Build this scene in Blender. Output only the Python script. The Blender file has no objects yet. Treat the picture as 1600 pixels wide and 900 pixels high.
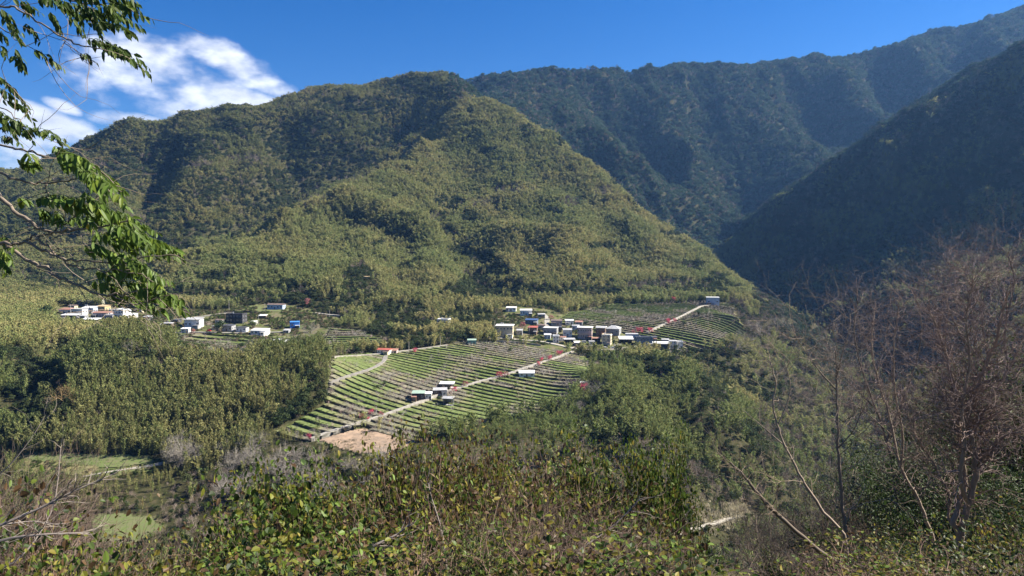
import bpy, bmesh, math, random, time
import numpy as np
from mathutils import Vector, Matrix
T0 = time.time()
R = math.radians
sc = bpy.context.scene
COL = sc.collection
rng = np.random.default_rng(7)
random.seed(7)

# ------------------------------------------------------------------ camera
F = 1081.0                      # focal length in pixels of a 1600x900 picture
PITCH = math.atan(70 / F)       # horizon at row 380
cam_data = bpy.data.cameras.new('camera')
cam_data.sensor_width = 36
cam_data.lens = F / 1600 * 36
cam_data.clip_start = 0.1
cam_data.clip_end = 30000
cam = bpy.data.objects.new('camera', cam_data)
COL.objects.link(cam)
cam.location = (0, 0, 0)
cam.rotation_euler = (R(90) - PITCH, 0, 0)
sc.camera = cam

# ------------------------------------------------------------------ light and sky
SUN_AZ, SUN_EL = 81.0, 41.0     # degrees clockwise from the view direction (+Y), above the horizon
world = bpy.data.worlds.new('World')
sc.world = world
world.use_nodes = True
sun_data = bpy.data.lights.new('sun', 'SUN')
sun_data.energy = 5.0
sun_data.angle = R(0.5)
sun_data.color = (1.0, 0.93, 0.82)
sun = bpy.data.objects.new('sun', sun_data)
COL.objects.link(sun)
_d = Vector((math.sin(R(SUN_AZ)) * math.cos(R(SUN_EL)), math.cos(R(SUN_AZ)) * math.cos(R(SUN_EL)), math.sin(R(SUN_EL))))
sun.rotation_euler = _d.to_track_quat('Z', 'Y').to_euler()
sun.location = _d * 3000
sc.view_settings.view_transform = 'Standard'
sc.view_settings.look = 'None'
sc.view_settings.exposure = 1.62
sc.view_settings.gamma = 1.0
sc.view_settings.use_curve_mapping = False
sc.cycles.max_bounces = 5
sc.cycles.diffuse_bounces = 2
sc.cycles.glossy_bounces = 1
sc.cycles.transmission_bounces = 2
sc.cycles.volume_bounces = 0
sc.cycles.transparent_max_bounces = 4
sc.cycles.use_denoising = True

def pix_dir(px, py):
    """direction of photograph pixel, y component 1"""
    u, v = (px - 800) / F, (450 - py) / F
    c, s = math.cos(PITCH), math.sin(PITCH)
    dy, dz = c + v * s, -s + v * c
    return u / dy, dz / dy
def at(px, py, Y):
    a, b = pix_dir(px, py)
    return (a * Y, Y, b * Y)
def to_pix(x, y, z):
    c, s = math.cos(PITCH), math.sin(PITCH)
    f = y * c - z * s
    v = y * s + z * c
    return 800 + F * x / f, 450 - F * v / f

def sky_world():
    nt = world.node_tree; N = nt.nodes; L = nt.links; N.clear()
    out = N.new('ShaderNodeOutputWorld'); bg = N.new('ShaderNodeBackground')
    sky = N.new('ShaderNodeTexSky'); sky.sky_type = 'NISHITA'; sky.sun_disc = False
    sky.sun_elevation = R(SUN_EL); sky.sun_rotation = R(SUN_AZ)
    sky.altitude = 900; sky.air_density = 1.0; sky.dust_density = 0.15; sky.ozone_density = 4.0
    bg.inputs['Strength'].default_value = 0.052
    tc = N.new('ShaderNodeTexCoord')
    def math_(op, a, b=None, c=None, clamp=False):
        m = N.new('ShaderNodeMath'); m.operation = op; m.use_clamp = clamp
        for i, q in enumerate((a, b, c)):
            if q is None: continue
            if isinstance(q, (int, float)): m.inputs[i].default_value = q
            else: L.new(q, m.inputs[i])
        return m.outputs[0]
    def vdot(v):
        d = N.new('ShaderNodeVectorMath'); d.operation = 'DOT_PRODUCT'
        L.new(tc.outputs['Generated'], d.inputs[0]); d.inputs[1].default_value = v
        return d.outputs['Value']
    nz = N.new('ShaderNodeTexNoise'); nz.inputs['Scale'].default_value = 9; nz.inputs['Detail'].default_value = 9
    nz.inputs['Roughness'].default_value = 0.56; nz.inputs['Distortion'].default_value = 0.0
    mp = N.new('ShaderNodeMapping'); mp.inputs['Scale'].default_value = (1, 1, 1.9)
    L.new(tc.outputs['Generated'], mp.inputs['Vector']); L.new(mp.outputs[0], nz.inputs['Vector'])
    nz2 = N.new('ShaderNodeTexNoise'); nz2.inputs['Scale'].default_value = 34; nz2.inputs['Detail'].default_value = 6
    L.new(mp.outputs[0], nz2.inputs['Vector'])
    # banks of cloud standing beyond the left ridge: centre, half width, half height, tilt
    banks = [(205, 92, 95, 30, 10), (190, 125, 100, 34, 12), (290, 150, 130, 36, 13), (255, 105, 110, 36, 12), (365, 100, 80, 26, 16), (420, 130, 52, 15, 18), (360, 158, 95, 22, 8), (205, 190, 50, 14, 6), (70, 190, 85, 20, 16),
             (98, 166, 24, 9, 20), (10, 236, 90, 34, 6), (150, 130, 60, 30, 10)]
    total = None
    for (px, py, w, h, tilt) in banks:
        a, b = pix_dir(px, py)
        f = Vector((a, 1, b)).normalized()
        rt = Vector((f.y, -f.x, 0)).normalized(); up = rt.cross(f)
        t = R(tilt)
        r2 = rt * math.cos(t) - up * math.sin(t); u2 = rt * math.sin(t) + up * math.cos(t)
        k = 1 / math.sqrt(a * a + 1 + b * b)
        x = math_('DIVIDE', vdot(r2), w / F * k); y = math_('DIVIDE', vdot(u2), h / F * k)
        e = math_('ADD', math_('MULTIPLY', x, x), math_('MULTIPLY', y, y))
        front = math_('GREATER_THAN', vdot(f), 0)
        m = math_('MULTIPLY', math_('SUBTRACT', 1, math_('MULTIPLY', e, 0.5), clamp=True), front)
        total = m if total is None else math_('MAXIMUM', total, m)
    nn = math_('ADD', math_('MULTIPLY', nz.outputs['Fac'], 0.75), math_('MULTIPLY', nz2.outputs['Fac'], 0.25))
    dens = math_('ADD', total, math_('MULTIPLY', math_('SUBTRACT', nn, 0.5), 3.4))
    mr = N.new('ShaderNodeMapRange'); mr.interpolation_type = 'SMOOTHSTEP'
    L.new(dens, mr.inputs['Value']); mr.inputs['From Min'].default_value = 0.30; mr.inputs['From Max'].default_value = 1.2
    mask = math_('MULTIPLY', mr.outputs[0], math_('MULTIPLY', total, 3.0, clamp=True), clamp=True)
    br = N.new('ShaderNodeMapRange'); L.new(nz2.outputs['Fac'], br.inputs['Value'])
    br.inputs['From Min'].default_value = .3; br.inputs['From Max'].default_value = .7; br.inputs['To Min'].default_value = 6.2; br.inputs['To Max'].default_value = 9.0
    cc = N.new('ShaderNodeVectorMath'); cc.operation = 'SCALE'; cc.inputs[0].default_value = (.96, .98, 1.04); L.new(br.outputs[0], cc.inputs['Scale'])
    mx = N.new('ShaderNodeMix'); mx.data_type = 'RGBA'
    L.new(math_('MULTIPLY', mask, 0.93), mx.inputs['Factor']); hs = N.new('ShaderNodeHueSaturation'); hs.inputs['Hue'].default_value = .513; hs.inputs['Saturation'].default_value = 1.42; hs.inputs['Value'].default_value = .80; L.new(sky.outputs[0], hs.inputs['Color']); L.new(hs.outputs[0], mx.inputs['A']); L.new(cc.outputs[0], mx.inputs['B'])
    L.new(mx.outputs['Result'], bg.inputs['Color']); L.new(bg.outputs[0], out.inputs['Surface'])
sky_world()

# ------------------------------------------------------------------ terrain height
def hash2(ix, iy, s):
    h = (ix.astype(np.int64) * 374761393 + iy.astype(np.int64) * 668265263 + s * 974634777) & 0xFFFFFFFF
    h = ((h ^ (h >> 13)) * 1274126177) & 0xFFFFFFFF
    h = h ^ (h >> 16)
    return (h & 0xFFFFFF) / float(0xFFFFFF)
def vnoise(x, y, s=0):
    ix, iy = np.floor(x), np.floor(y)
    fx, fy = x - ix, y - iy
    fx = fx * fx * fx * (fx * (fx * 6 - 15) + 10); fy = fy * fy * fy * (fy * (fy * 6 - 15) + 10)
    a, b = hash2(ix, iy, s), hash2(ix + 1, iy, s)
    c, d = hash2(ix, iy + 1, s), hash2(ix + 1, iy + 1, s)
    return (a + (b - a) * fx) * (1 - fy) + (c + (d - c) * fx) * fy
def fbm(x, y, s=0, o=4):
    t = 0; a = .5; n = 0
    for i in range(o):
        t = t + a * vnoise(x, y, s + i * 17); n += a; a *= .5; x = x * 2.03 + 11.7; y = y * 2.03 - 5.1
    return t / n
def ridged(x, y, s=0, o=4):
    t = 0; a = .5; n = 0
    for i in range(o):
        v = 1 - abs(2 * vnoise(x, y, s + i * 13) - 1)
        t = t + a * v * v; n += a; a *= .5; x = x * 2.1 + 3.7; y = y * 2.1 - 8.1
    return t / n

CTRL = []
def C(*pts, step=None):
    """polyline of (photo column, photo row, distance): a crest, a foot or a valley line, resampled"""
    P = [np.array(at(*p)) for p in pts]
    if len(P) == 1: CTRL.append(P[0]); return
    for a, b in zip(P[:-1], P[1:]):
        d = np.linalg.norm((b - a)[:2]); st = step or max(25, 0.05 * min(a[1], b[1]))
        n = max(1, int(d / st))
        for i in range(n): CTRL.append(a + (b - a) * i / n)
    CTRL.append(P[-1])
def W(x, y, z): CTRL.append(np.array((x, y, z), float))

# left massif: skyline, then what lies behind it
C((-500, 300, 1500), (-200, 310, 1500), (0, 268, 1500), (60, 248, 1480), (130, 222, 1470), (200, 196, 1480), (300, 186, 1500), (400, 170, 1550), (480, 160, 1600), (560, 143, 1650), (640, 123, 1700), (680, 120, 1720), (725, 130, 1720))
C((-500, 420, 2100), (-200, 400, 2000), (100, 350, 2000), (300, 290, 2100), (560, 250, 2300), (680, 200, 2400))
# left massif: spurs and gullies running down to the left village
C((130, 222, 1470), (170, 290, 1250), (120, 380, 1020)); C((300, 186, 1500), (330, 260, 1300), (310, 330, 1180))
C((400, 170, 1550), (395, 250, 1420), (430, 290, 1360)); C((230, 250, 1430), (230, 340, 1230), (180, 420, 1000))
C((480, 160, 1600), (540, 200, 1500), (560, 235, 1480))
C((440, 340, 1240), (400, 365, 1130), (330, 392, 1010), (250, 415, 930))        # dark valley left of the near crest
C((560, 262, 1460), (500, 300, 1360), (440, 340, 1240))
C((620, 215, 1560), (560, 262, 1460))
C((650, 250, 1400), (600, 285, 1310), (540, 312, 1220), (480, 342, 1140), (420, 372, 1050), (340, 405, 960))
C((-200, 430, 950), (0, 440, 900), (120, 450, 850), (220, 452, 810))
C((-300, 400, 1100), (0, 390, 1080))
# near crest of the sunny mountain, from the summit down to the left village
C((725, 130, 1720), (735, 152, 1560), (700, 185, 1440), (660, 215, 1340), (610, 250, 1240), (560, 285, 1160), (490, 312, 1070), (440, 345, 1000), (370, 375, 930), (290, 395, 880), (250, 430, 830))
# its right outline
C((735, 152, 1560), (800, 168, 1450), (860, 203, 1370), (920, 253, 1290), (980, 303, 1210), (1040, 352, 1130), (1100, 397, 1060), (1150, 437, 1000), (1180, 462, 960))
# face
C((620, 300, 1130), (700, 300, 1190), (800, 290, 1230), (900, 310, 1180)); C((700, 240, 1340), (800, 230, 1350))
C((530, 345, 1000), (640, 365, 990), (700, 395, 950), (760, 425, 900)); C((780, 380, 1010), (880, 395, 985), (960, 410, 970), (1050, 425, 960))
C((640, 420, 850), (600, 395, 900), (520, 380, 930)); C((760, 445, 820), (790, 460, 790)); C((860, 430, 870), (900, 445, 850), (1000, 440, 890))
C((450, 430, 800), (540, 430, 790), (620, 455, 760), (700, 460, 760), (750, 470, 760))
C((1080, 445, 900), (1000, 455, 850))
# foot of the sunny mountain
C((240, 470, 770), (330, 472, 740), (430, 474, 730), (520, 490, 700), (600, 505, 670), (660, 500, 680), (740, 495, 690), (790, 478, 720), (880, 474, 780), (960, 470, 820), (1060, 464, 860), (1150, 460, 870))
# distant wall of forest
C((725, 130, 2500), (800, 118, 2450), (900, 115, 2450), (1000, 114, 2450), (1150, 108, 2450), (1230, 99, 2480), (1300, 94, 2520), (1400, 69, 2560), (1500, 44, 2600), (1600, 20, 2650), (1750, -30, 2700), (2000, -90, 2800))
C((725, 200, 3100), (1000, 180, 3100), (1300, 180, 3200), (1600, 170, 3300), (2000, 120, 3400))
C((870, 178, 2050), (930, 212, 1950), (1000, 258, 1850), (1050, 292, 1780), (1100, 352, 1700), (1112, 376, 1640))    # middle spur
C((900, 150, 2250), (870, 178, 2050)); C((960, 200, 2200), (1040, 262, 2050), (1120, 330, 1850), (1125, 366, 1700))   # gully right of it
C((1120, 200, 2150), (1180, 280, 1950), (1190, 318, 1850)); C((1000, 150, 2300), (1060, 230, 2150))
C((1290, 160, 2300), (1310, 205, 2200)); C((1230, 150, 2350), (1240, 230, 2150), (1260, 268, 1980)); C((1400, 130, 2350), (1420, 170, 2200), (1440, 190, 2000)); C((1560, 60, 2450), (1560, 90, 2200))
# gorge
C((1112, 382, 1600), (1135, 430, 1350), (1170, 470, 1180), (1230, 505, 1040), (1300, 545, 900), (1330, 600, 740), (1320, 680, 560), (1260, 760, 430), (1180, 800, 370), (1080, 840, 330), (950, 890, 290), (700, 900, 280), (450, 890, 290), (250, 880, 300), (0, 880, 300), (-300, 880, 300))
C((860, 300, 1750), (960, 370, 1560), (1040, 420, 1400), (1112, 440, 1280))       # hidden gully behind the sunny outline
# right mountain: crest, face
C((1118, 384, 1570), (1160, 352, 1540), (1200, 322, 1500), (1300, 256, 1430), (1400, 195, 1370), (1500, 135, 1310), (1600, 78, 1260), (1750, -10, 1200), (2000, -150, 1150), (2300, -250, 1000), (2900, -300, 700))
C((1700, 60, 1900), (1500, 170, 1900), (1350, 250, 1800)); C((2100, -50, 1800))
C((1180, 430, 1300), (1280, 470, 1060), (1330, 480, 960), (1420, 480, 860)); C((1250, 380, 1300), (1350, 400, 1100), (1450, 410, 960)); C((1350, 310, 1270), (1450, 320, 1110), (1560, 330, 960)); C((1480, 230, 1200), (1600, 220, 1050), (1750, 200, 950))
C((1420, 340, 1130), (1380, 440, 980)); C((1600, 400, 760), (1520, 450, 760), (1480, 500, 740)); C((1750, 350, 700), (1900, 250, 700)); C((1600, 520, 560), (1750, 450, 500), (2000, 400, 450))
# knoll right of the terraces
C((1165, 450, 930), (1200, 470, 880), (1240, 500, 820), (1270, 535, 760), (1262, 580, 700)); C((1190, 520, 760), (1210, 570, 680)); C((1230, 480, 960), (1275, 505, 880)); C((1180, 545, 690))
# the terraces
C((790, 530, 600), (900, 545, 590), (960, 552, 590), (1060, 548, 620), (1150, 540, 650)); C((800, 505, 650), (900, 505, 670), (1000, 500, 700), (1150, 495, 740)); C((900, 485, 750), (1000, 485, 770), (1130, 480, 800))
C((620, 530, 590), (700, 527, 600), (760, 525, 605)); C((520, 512, 640), (640, 515, 640))
C((520, 565, 520), (600, 565, 520), (700, 570, 515), (800, 575, 510), (900, 580, 505), (930, 565, 540)); C((540, 600, 465), (640, 612, 455), (760, 625, 448), (880, 620, 455), (910, 600, 480))
C((470, 645, 420), (560, 655, 408), (650, 665, 398), (760, 668, 395), (850, 655, 410), (890, 640, 425)); C((430, 672, 395), (500, 695, 373), (580, 708, 362), (640, 695, 370), (700, 690, 374))
# plateau of the left village
C((90, 505, 610), (150, 510, 610), (200, 515, 610), (300, 522, 610), (400, 525, 610), (480, 522, 620)); C((250, 545, 555), (350, 550, 550), (440, 545, 560), (500, 540, 570)); C((60, 492, 660), (200, 492, 660), (330, 490, 680), (440, 485, 700)); C((-200, 505, 620), (0, 500, 630))
# bamboo spur below it
C((0, 530, 510), (80, 528, 540), (160, 535, 540)); C((230, 565, 500), (320, 565, 500), (420, 572, 495), (500, 560, 510)); C((170, 600, 455), (300, 610, 450), (420, 612, 448), (480, 600, 460))
C((60, 650, 420), (200, 655, 415), (330, 655, 413), (420, 645, 420)); C((-100, 690, 395), (60, 705, 388), (200, 712, 384), (300, 700, 390), (380, 690, 392)); C((-200, 600, 420), (-50, 600, 430), (60, 600, 445)); C((0, 575, 470), (90, 570, 485))
# valley fields
C((0, 725, 378), (100, 728, 375), (240, 724, 378)); C((60, 750, 360), (220, 745, 362)); C((0, 770, 350), (200, 778, 345), (320, 770, 350)); C((140, 812, 330), (250, 812, 330)); C((150, 835, 318), (260, 838, 316)); C((380, 720, 368), (480, 735, 352), (560, 745, 345)); C((350, 790, 335), (460, 810, 325))
# slope right of the plateau
C((700, 715, 350), (800, 710, 355), (900, 700, 360)); C((950, 620, 440), (960, 680, 385), (1000, 740, 355)); C((1050, 590, 520), (1080, 660, 430), (1110, 740, 375), (1130, 790, 355)); C((1150, 600, 600), (1180, 680, 460), (1200, 740, 400)); C((1000, 570, 560), (1100, 565, 620))
C((800, 780, 320), (900, 790, 318), (1000, 800, 322)); C((650, 790, 320), (560, 800, 320))
# the camera's own hillside
for a in range(-70, 71, 14):
    s, c = math.sin(R(a)), math.cos(R(a))
    rise = .08 if a >= 14 else 0
    for r, z in ((12, -7.2), (25, -14.5), (50, -29), (90, -52), (140, -84), (200, -122), (240, -142)):
        W(s * r, c * r, z * (1 - rise * 2.5))
for (x, y, z) in ((0, 3, -2.6), (-4, 2, -2.2), (5, 3, -2.3), (0, -6, -1.7), (-8, -4, -1.7), (10, -3, -1.2), (0, -20, 4), (-20, -15, 2), (25, -15, 6), (40, 10, 6), (70, 30, 2), (120, 60, -10), (-30, 0, -6), (-70, 10, -15), (-150, 40, -50),
                  (0, -120, 50), (-150, -100, 20), (180, -80, 80), (300, 100, 30), (400, 250, 0), (600, 100, 180), (-300, 100, -60), (-500, 300, -90), (-600, 600, -40)): W(x, y, z)
for a in range(-80, 81, 20): W(math.sin(R(a)) * 6500, math.cos(R(a)) * 6500, 0 if a < 0 else 200)
for x, y in ((-3000, 1500), (-2500, 3000), (-1800, 800), (-1500, 2600)): W(x, y, 40)

P = np.array(CTRL)
_k = np.round(P[:, :2] / 3); _, _ix = np.unique(_k, axis=0, return_index=True); P = P[np.sort(_ix)]
def soft(r2, xy): return np.sqrt(r2 + 4.0)
_D = np.sqrt(((P[:, None, :2] - P[None, :, :2]) ** 2).sum(-1) + 4.0)
_n = len(P)
_A = np.zeros((_n + 3, _n + 3)); _A[:_n, :_n] = _D - np.eye(_n) * 1.2
_A[:_n, _n] = 1; _A[:_n, _n + 1:] = P[:, :2]; _A[_n, :_n] = 1; _A[_n + 1:, :_n] = P[:, :2].T
_w = np.linalg.solve(_A, np.concatenate([P[:, 2], [0, 0, 0]]))
def base(x, y):
    x = np.asarray(x, np.float64); y = np.asarray(y, np.float64); sh = x.shape
    x = x.ravel(); y = y.ravel(); out = np.empty(len(x))
    c32 = P[:, :2].astype(np.float32); w32 = _w.astype(np.float32)
    for i in range(0, len(x), 60000):
        xs = x[i:i + 60000].astype(np.float32); ys = y[i:i + 60000].astype(np.float32)
        d = np.sqrt((xs[:, None] - c32[None, :, 0]) ** 2 + (ys[:, None] - c32[None, :, 1]) ** 2 + 4.0)
        out[i:i + 60000] = d @ w32[:_n] + w32[_n] + w32[_n + 1] * xs + w32[_n + 2] * ys
    return out.reshape(sh)
# polar grid round the camera: azimuth columns, distance rows
TH = np.radians(np.concatenate([np.arange(-80, -42, 1.0), np.arange(-42, 42.01, 0.14), np.arange(43, 90, 1.0)]))
RR = np.concatenate([np.geomspace(1.2, 250, 170), np.arange(252, 800, 2.2), np.geomspace(800, 3800, 480), np.geomspace(3900, 7000, 16)])
TT, RG = np.meshgrid(TH, RR)
GX, GY = np.sin(TT) * RG, np.cos(TT) * RG
ZB = base(GX, GY)
def relief(x, y, zb):
    """gullies and lumps of the hillsides; none on the farmed ground"""
    r = np.hypot(x, y)
    m = np.clip((zb - (-62)) / 60, 0, 1) * np.clip((r - 700) / 250, 0, 1)
    wx = x + 60 * (fbm(x / 160, y / 160, 3) - .5); wy = y + 60 * (fbm(x / 160, y / 160, 9) - .5)
    a = ridged(wx / 210, wy / 330, 21, 4)
    b = ridged((wx * .8 + wy * .6) / 75, (wy * .8 - wx * .6) / 140, 5, 3)
    n = m * (-(1 - a) * 34 - (1 - b) * 10 + 19)
    far = np.clip((r - 1500) / 500, 0, 1)
    n = n * (1 + .9 * far + .5 * np.clip((x - 350) / 200, 0, 1) * (1 - far))
    n = n + (fbm(x / 22, y / 22, 40, 3) - .5) * 5 * np.clip((r - 60) / 200, 0, 1) * np.clip((np.abs(zb + 95) - 40) / 20, 0, 1)
    return n
def height(x, y):
    """bilinear look-up in the polar grid"""
    x = np.asarray(x, float); y = np.asarray(y, float)
    th = np.arctan2(x, y); r = np.hypot(x, y)
    i = np.clip(np.searchsorted(TH, th) - 1, 0, len(TH) - 2); j = np.clip(np.searchsorted(RR, r) - 1, 0, len(RR) - 2)
    u = np.clip((th - TH[i]) / (TH[i + 1] - TH[i]), 0, 1); v = np.clip((r - RR[j]) / (RR[j + 1] - RR[j]), 0, 1)
    return (ZG[j, i] * (1 - u) + ZG[j, i + 1] * u) * (1 - v) + (ZG[j + 1, i] * (1 - u) + ZG[j + 1, i + 1] * u) * v
ZG = ZB + relief(GX, GY, ZB)
def _cast(px, py):
    a, b = pix_dir(px, py); Y = np.geomspace(150, 3000, 1500); h = height(a * Y, Y); k = np.nonzero(b * Y < h)[0]; k = k[0] if len(k) else -1
    return a * Y[k], Y[k]
# single spurs (+) and gullies (-): photograph points, height, half width
FOLDS = [([(700, 285), (690, 325), (705, 362), (730, 398), (760, 438), (790, 462)], -26, 30), ([(765, 200), (742, 250), (702, 285)], -14, 30), ([(530, 345), (575, 352), (610, 362)], -14, 26), ([(640, 378), (622, 400), (640, 440)], -18, 26), ([(1050, 345), (985, 335), (900, 330)], -10, 25),
         ([(740, 165), (765, 230), (805, 290), (850, 340), (890, 390)], 15, 50), ([(775, 378), (830, 385), (880, 397), (895, 430)], 18, 24), ([(500, 318), (550, 332), (600, 342), (650, 360)], 22, 28), ([(735, 156), (690, 192), (640, 228), (590, 265), (550, 292), (495, 315), (440, 348), (375, 378)], 16, 26), ([(940, 300), (990, 350), (1040, 400)], 10, 30), ([(900, 270), (860, 300), (840, 350)], -14, 30), ([(960, 330), (950, 380), (980, 420)], -12, 28),
         ([(712, 160), (665, 192), (615, 220), (565, 247), (520, 271), (470, 297), (425, 324), (360, 358)], -34, 34),
         ([(310, 190), (325, 240), (300, 300), (225, 355)], 34, 55), ([(400, 175), (390, 240), (420, 285)], 30, 45), ([(520, 165), (500, 200), (482, 235)], 22, 40), ([(455, 180), (450, 230), (455, 285)], -36, 40), ([(355, 195), (345, 280), (370, 345)], -30, 40), ([(560, 165), (540, 205), (505, 240)], -26, 40), ([(245, 215), (245, 295), (205, 345)], -30, 45), ([(160, 235), (155, 300), (115, 365)], -28, 40), ([(200, 200), (200, 280), (150, 350)], 26, 45), ([(640, 140), (600, 175), (560, 215)], 22, 40), ([(80, 260), (70, 320), (30, 370)], 22, 40), ([(620, 160), (660, 170), (690, 180)], -16, 30),
         ([(1000, 118), (1030, 180), (1080, 260), (1108, 320)], 46, 60), ([(1150, 112), (1170, 170), (1230, 230), (1258, 258)], 48, 60), ([(1300, 98), (1330, 150), (1352, 188)], 44, 55), ([(1430, 68), (1430, 110), (1440, 145)], 44, 55), ([(1080, 116), (1100, 180), (1140, 250), (1170, 315)], -52, 60), ([(1230, 104), (1260, 160), (1290, 212)], -52, 60), ([(1370, 84), (1390, 130), (1402, 168)], -46, 55), ([(915, 120), (950, 180), (1010, 235), (1060, 290)], -48, 55), ([(1500, 50), (1505, 80), (1500, 112)], -40, 50), ([(800, 122), (850, 165), (890, 210), (940, 260)], -30, 45), ([(880, 185), (930, 218), (1000, 262), (1050, 296), (1095, 345)], 30, 40), ([(1560, 40), (1550, 70)], 40, 50),
         ([(1500, 142), (1400, 255), (1300, 335), (1215, 415)], 30, 42), ([(1590, 150), (1500, 255), (1400, 345), (1330, 425)], 30, 42), ([(1600, 280), (1520, 350), (1430, 420)], 26, 38), ([(1400, 205), (1320, 285), (1235, 355), (1160, 410)], -30, 38), ([(1560, 130), (1450, 250), (1350, 360), (1280, 430)], -32, 38), ([(1600, 210), (1500, 315), (1400, 395)], -30, 36), ([(1290, 275), (1210, 345), (1150, 395)], 20, 32), ([(1600, 350), (1540, 400), (1480, 440)], -22, 32),
         ([(80, 545), (50, 590), (30, 640), (-20, 690)], -12, 26), ([(180, 560), (140, 610), (60, 660)], 16, 30), ([(260, 575), (350, 590), (450, 590)], 12, 50), ([(1000, 590), (1040, 650), (1090, 720)], -12, 22), ([(960, 600), (1000, 670), (1060, 750)], 10, 22), ([(1060, 590), (1100, 650), (1150, 720)], 12, 24)]
_add = np.zeros_like(ZG)
for pts_, hh, ww in FOLDS:
    q = np.array([_cast(*a) for a in pts_]); d2 = np.full(GX.shape, 1e12); am = np.zeros(GX.shape); sl = np.r_[0, np.cumsum(np.linalg.norm(np.diff(q, axis=0), axis=1))]; far_ = q[0][1] > 1150
    for a, b, s0_ in zip(q[:-1], q[1:], sl):
        ab = b - a; t = np.clip(((GX - a[0]) * ab[0] + (GY - a[1]) * ab[1]) / (ab @ ab + 1e-9), 0, 1)
        e2 = (GX - a[0] - t * ab[0]) ** 2 + (GY - a[1] - t * ab[1]) ** 2
        w_ = np.clip((s0_ + t * np.sqrt(ab @ ab)) / max(sl[-1], 1) / .45, 0, 1) if far_ else 1.0; am = np.where(e2 < d2, w_, am); d2 = np.minimum(d2, e2)
    _add += hh * ((1.5 if q[:, 0].mean() > 330 and q[:, 1].mean() < 1650 else .85) if far_ else 1) * am * am * (3 - 2 * am) * np.exp(-d2 / (2 * ww * ww) * 1.6)
ZG = ZG + _add
def ground(px, py, lo=100, hi=3500):
    """first point of the ground seen through a photograph pixel"""
    a, b = pix_dir(px, py)
    Y = np.geomspace(lo, hi, 3000)
    h = height(a * Y, Y); hit = np.nonzero(b * Y < h)[0]
    k = hit[0] if len(hit) else len(Y) - 1
    return np.array((a * Y[k], Y[k], h[k]))
# visibility from the camera's surroundings
EL = np.arctan2(ZG, RG)
VIS = EL >= np.maximum.accumulate(EL, axis=0) - R(0.5) - 10.0 / RG
print('terrain', len(P), round(time.time() - T0, 1))
# ------------------------------------------------------------------ helpers
def tag(o, label=None, cat=None, group=None, kind=None):
    if label: o['label'] = label
    if cat: o['category'] = cat
    if group: o['group'] = group
    if kind: o['kind'] = kind
    return o
def empty(name, loc, rz=0, parent=None):
    o = bpy.data.objects.new(name, None); COL.objects.link(o); o.location = loc; o.rotation_euler = (0, 0, rz)
    o.empty_display_size = .5
    if parent: o.parent = parent
    return o
def new_mesh(name, V, faces, mats=(), mi=None, col=None, smooth=False):
    """V (n,3); faces: list of index arrays (k,3) or (k,4); col (n,3) vertex colour; mi: material index per face"""
    V = np.asarray(V, np.float32)
    me = bpy.data.meshes.new(name)
    me.vertices.add(len(V)); me.vertices.foreach_set('co', V.ravel())
    faces = [np.asarray(f, np.int32) for f in faces if len(f)]
    tot = np.concatenate([np.full(len(f), f.shape[1], np.int32) for f in faces])
    li = np.concatenate([f.ravel() for f in faces])
    me.loops.add(len(li)); me.loops.foreach_set('vertex_index', li)
    me.polygons.add(len(tot)); st = np.concatenate([[0], np.cumsum(tot)[:-1]]).astype(np.int32)
    me.polygons.foreach_set('loop_start', st)
    if mi is not None: me.polygons.foreach_set('material_index', np.asarray(mi, np.int32))
    me.polygons.foreach_set('use_smooth', np.full(len(tot), smooth))
    me.update(calc_edges=True)
    for m in mats: me.materials.append(m)
    if col is not None:
        a = me.color_attributes.new('tone', 'FLOAT_COLOR', 'POINT')
        c = np.ones((len(V), 4), np.float32); c[:, :3] = col; a.data.foreach_set('color', c.ravel())
    return me
def link(name, me, parent=None, loc=None, rz=0):
    o = bpy.data.objects.new(name, me); COL.objects.link(o)
    if parent: o.parent = parent
    if loc is not None: o.location = loc
    o.rotation_euler = (0, 0, rz)
    return o
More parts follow.
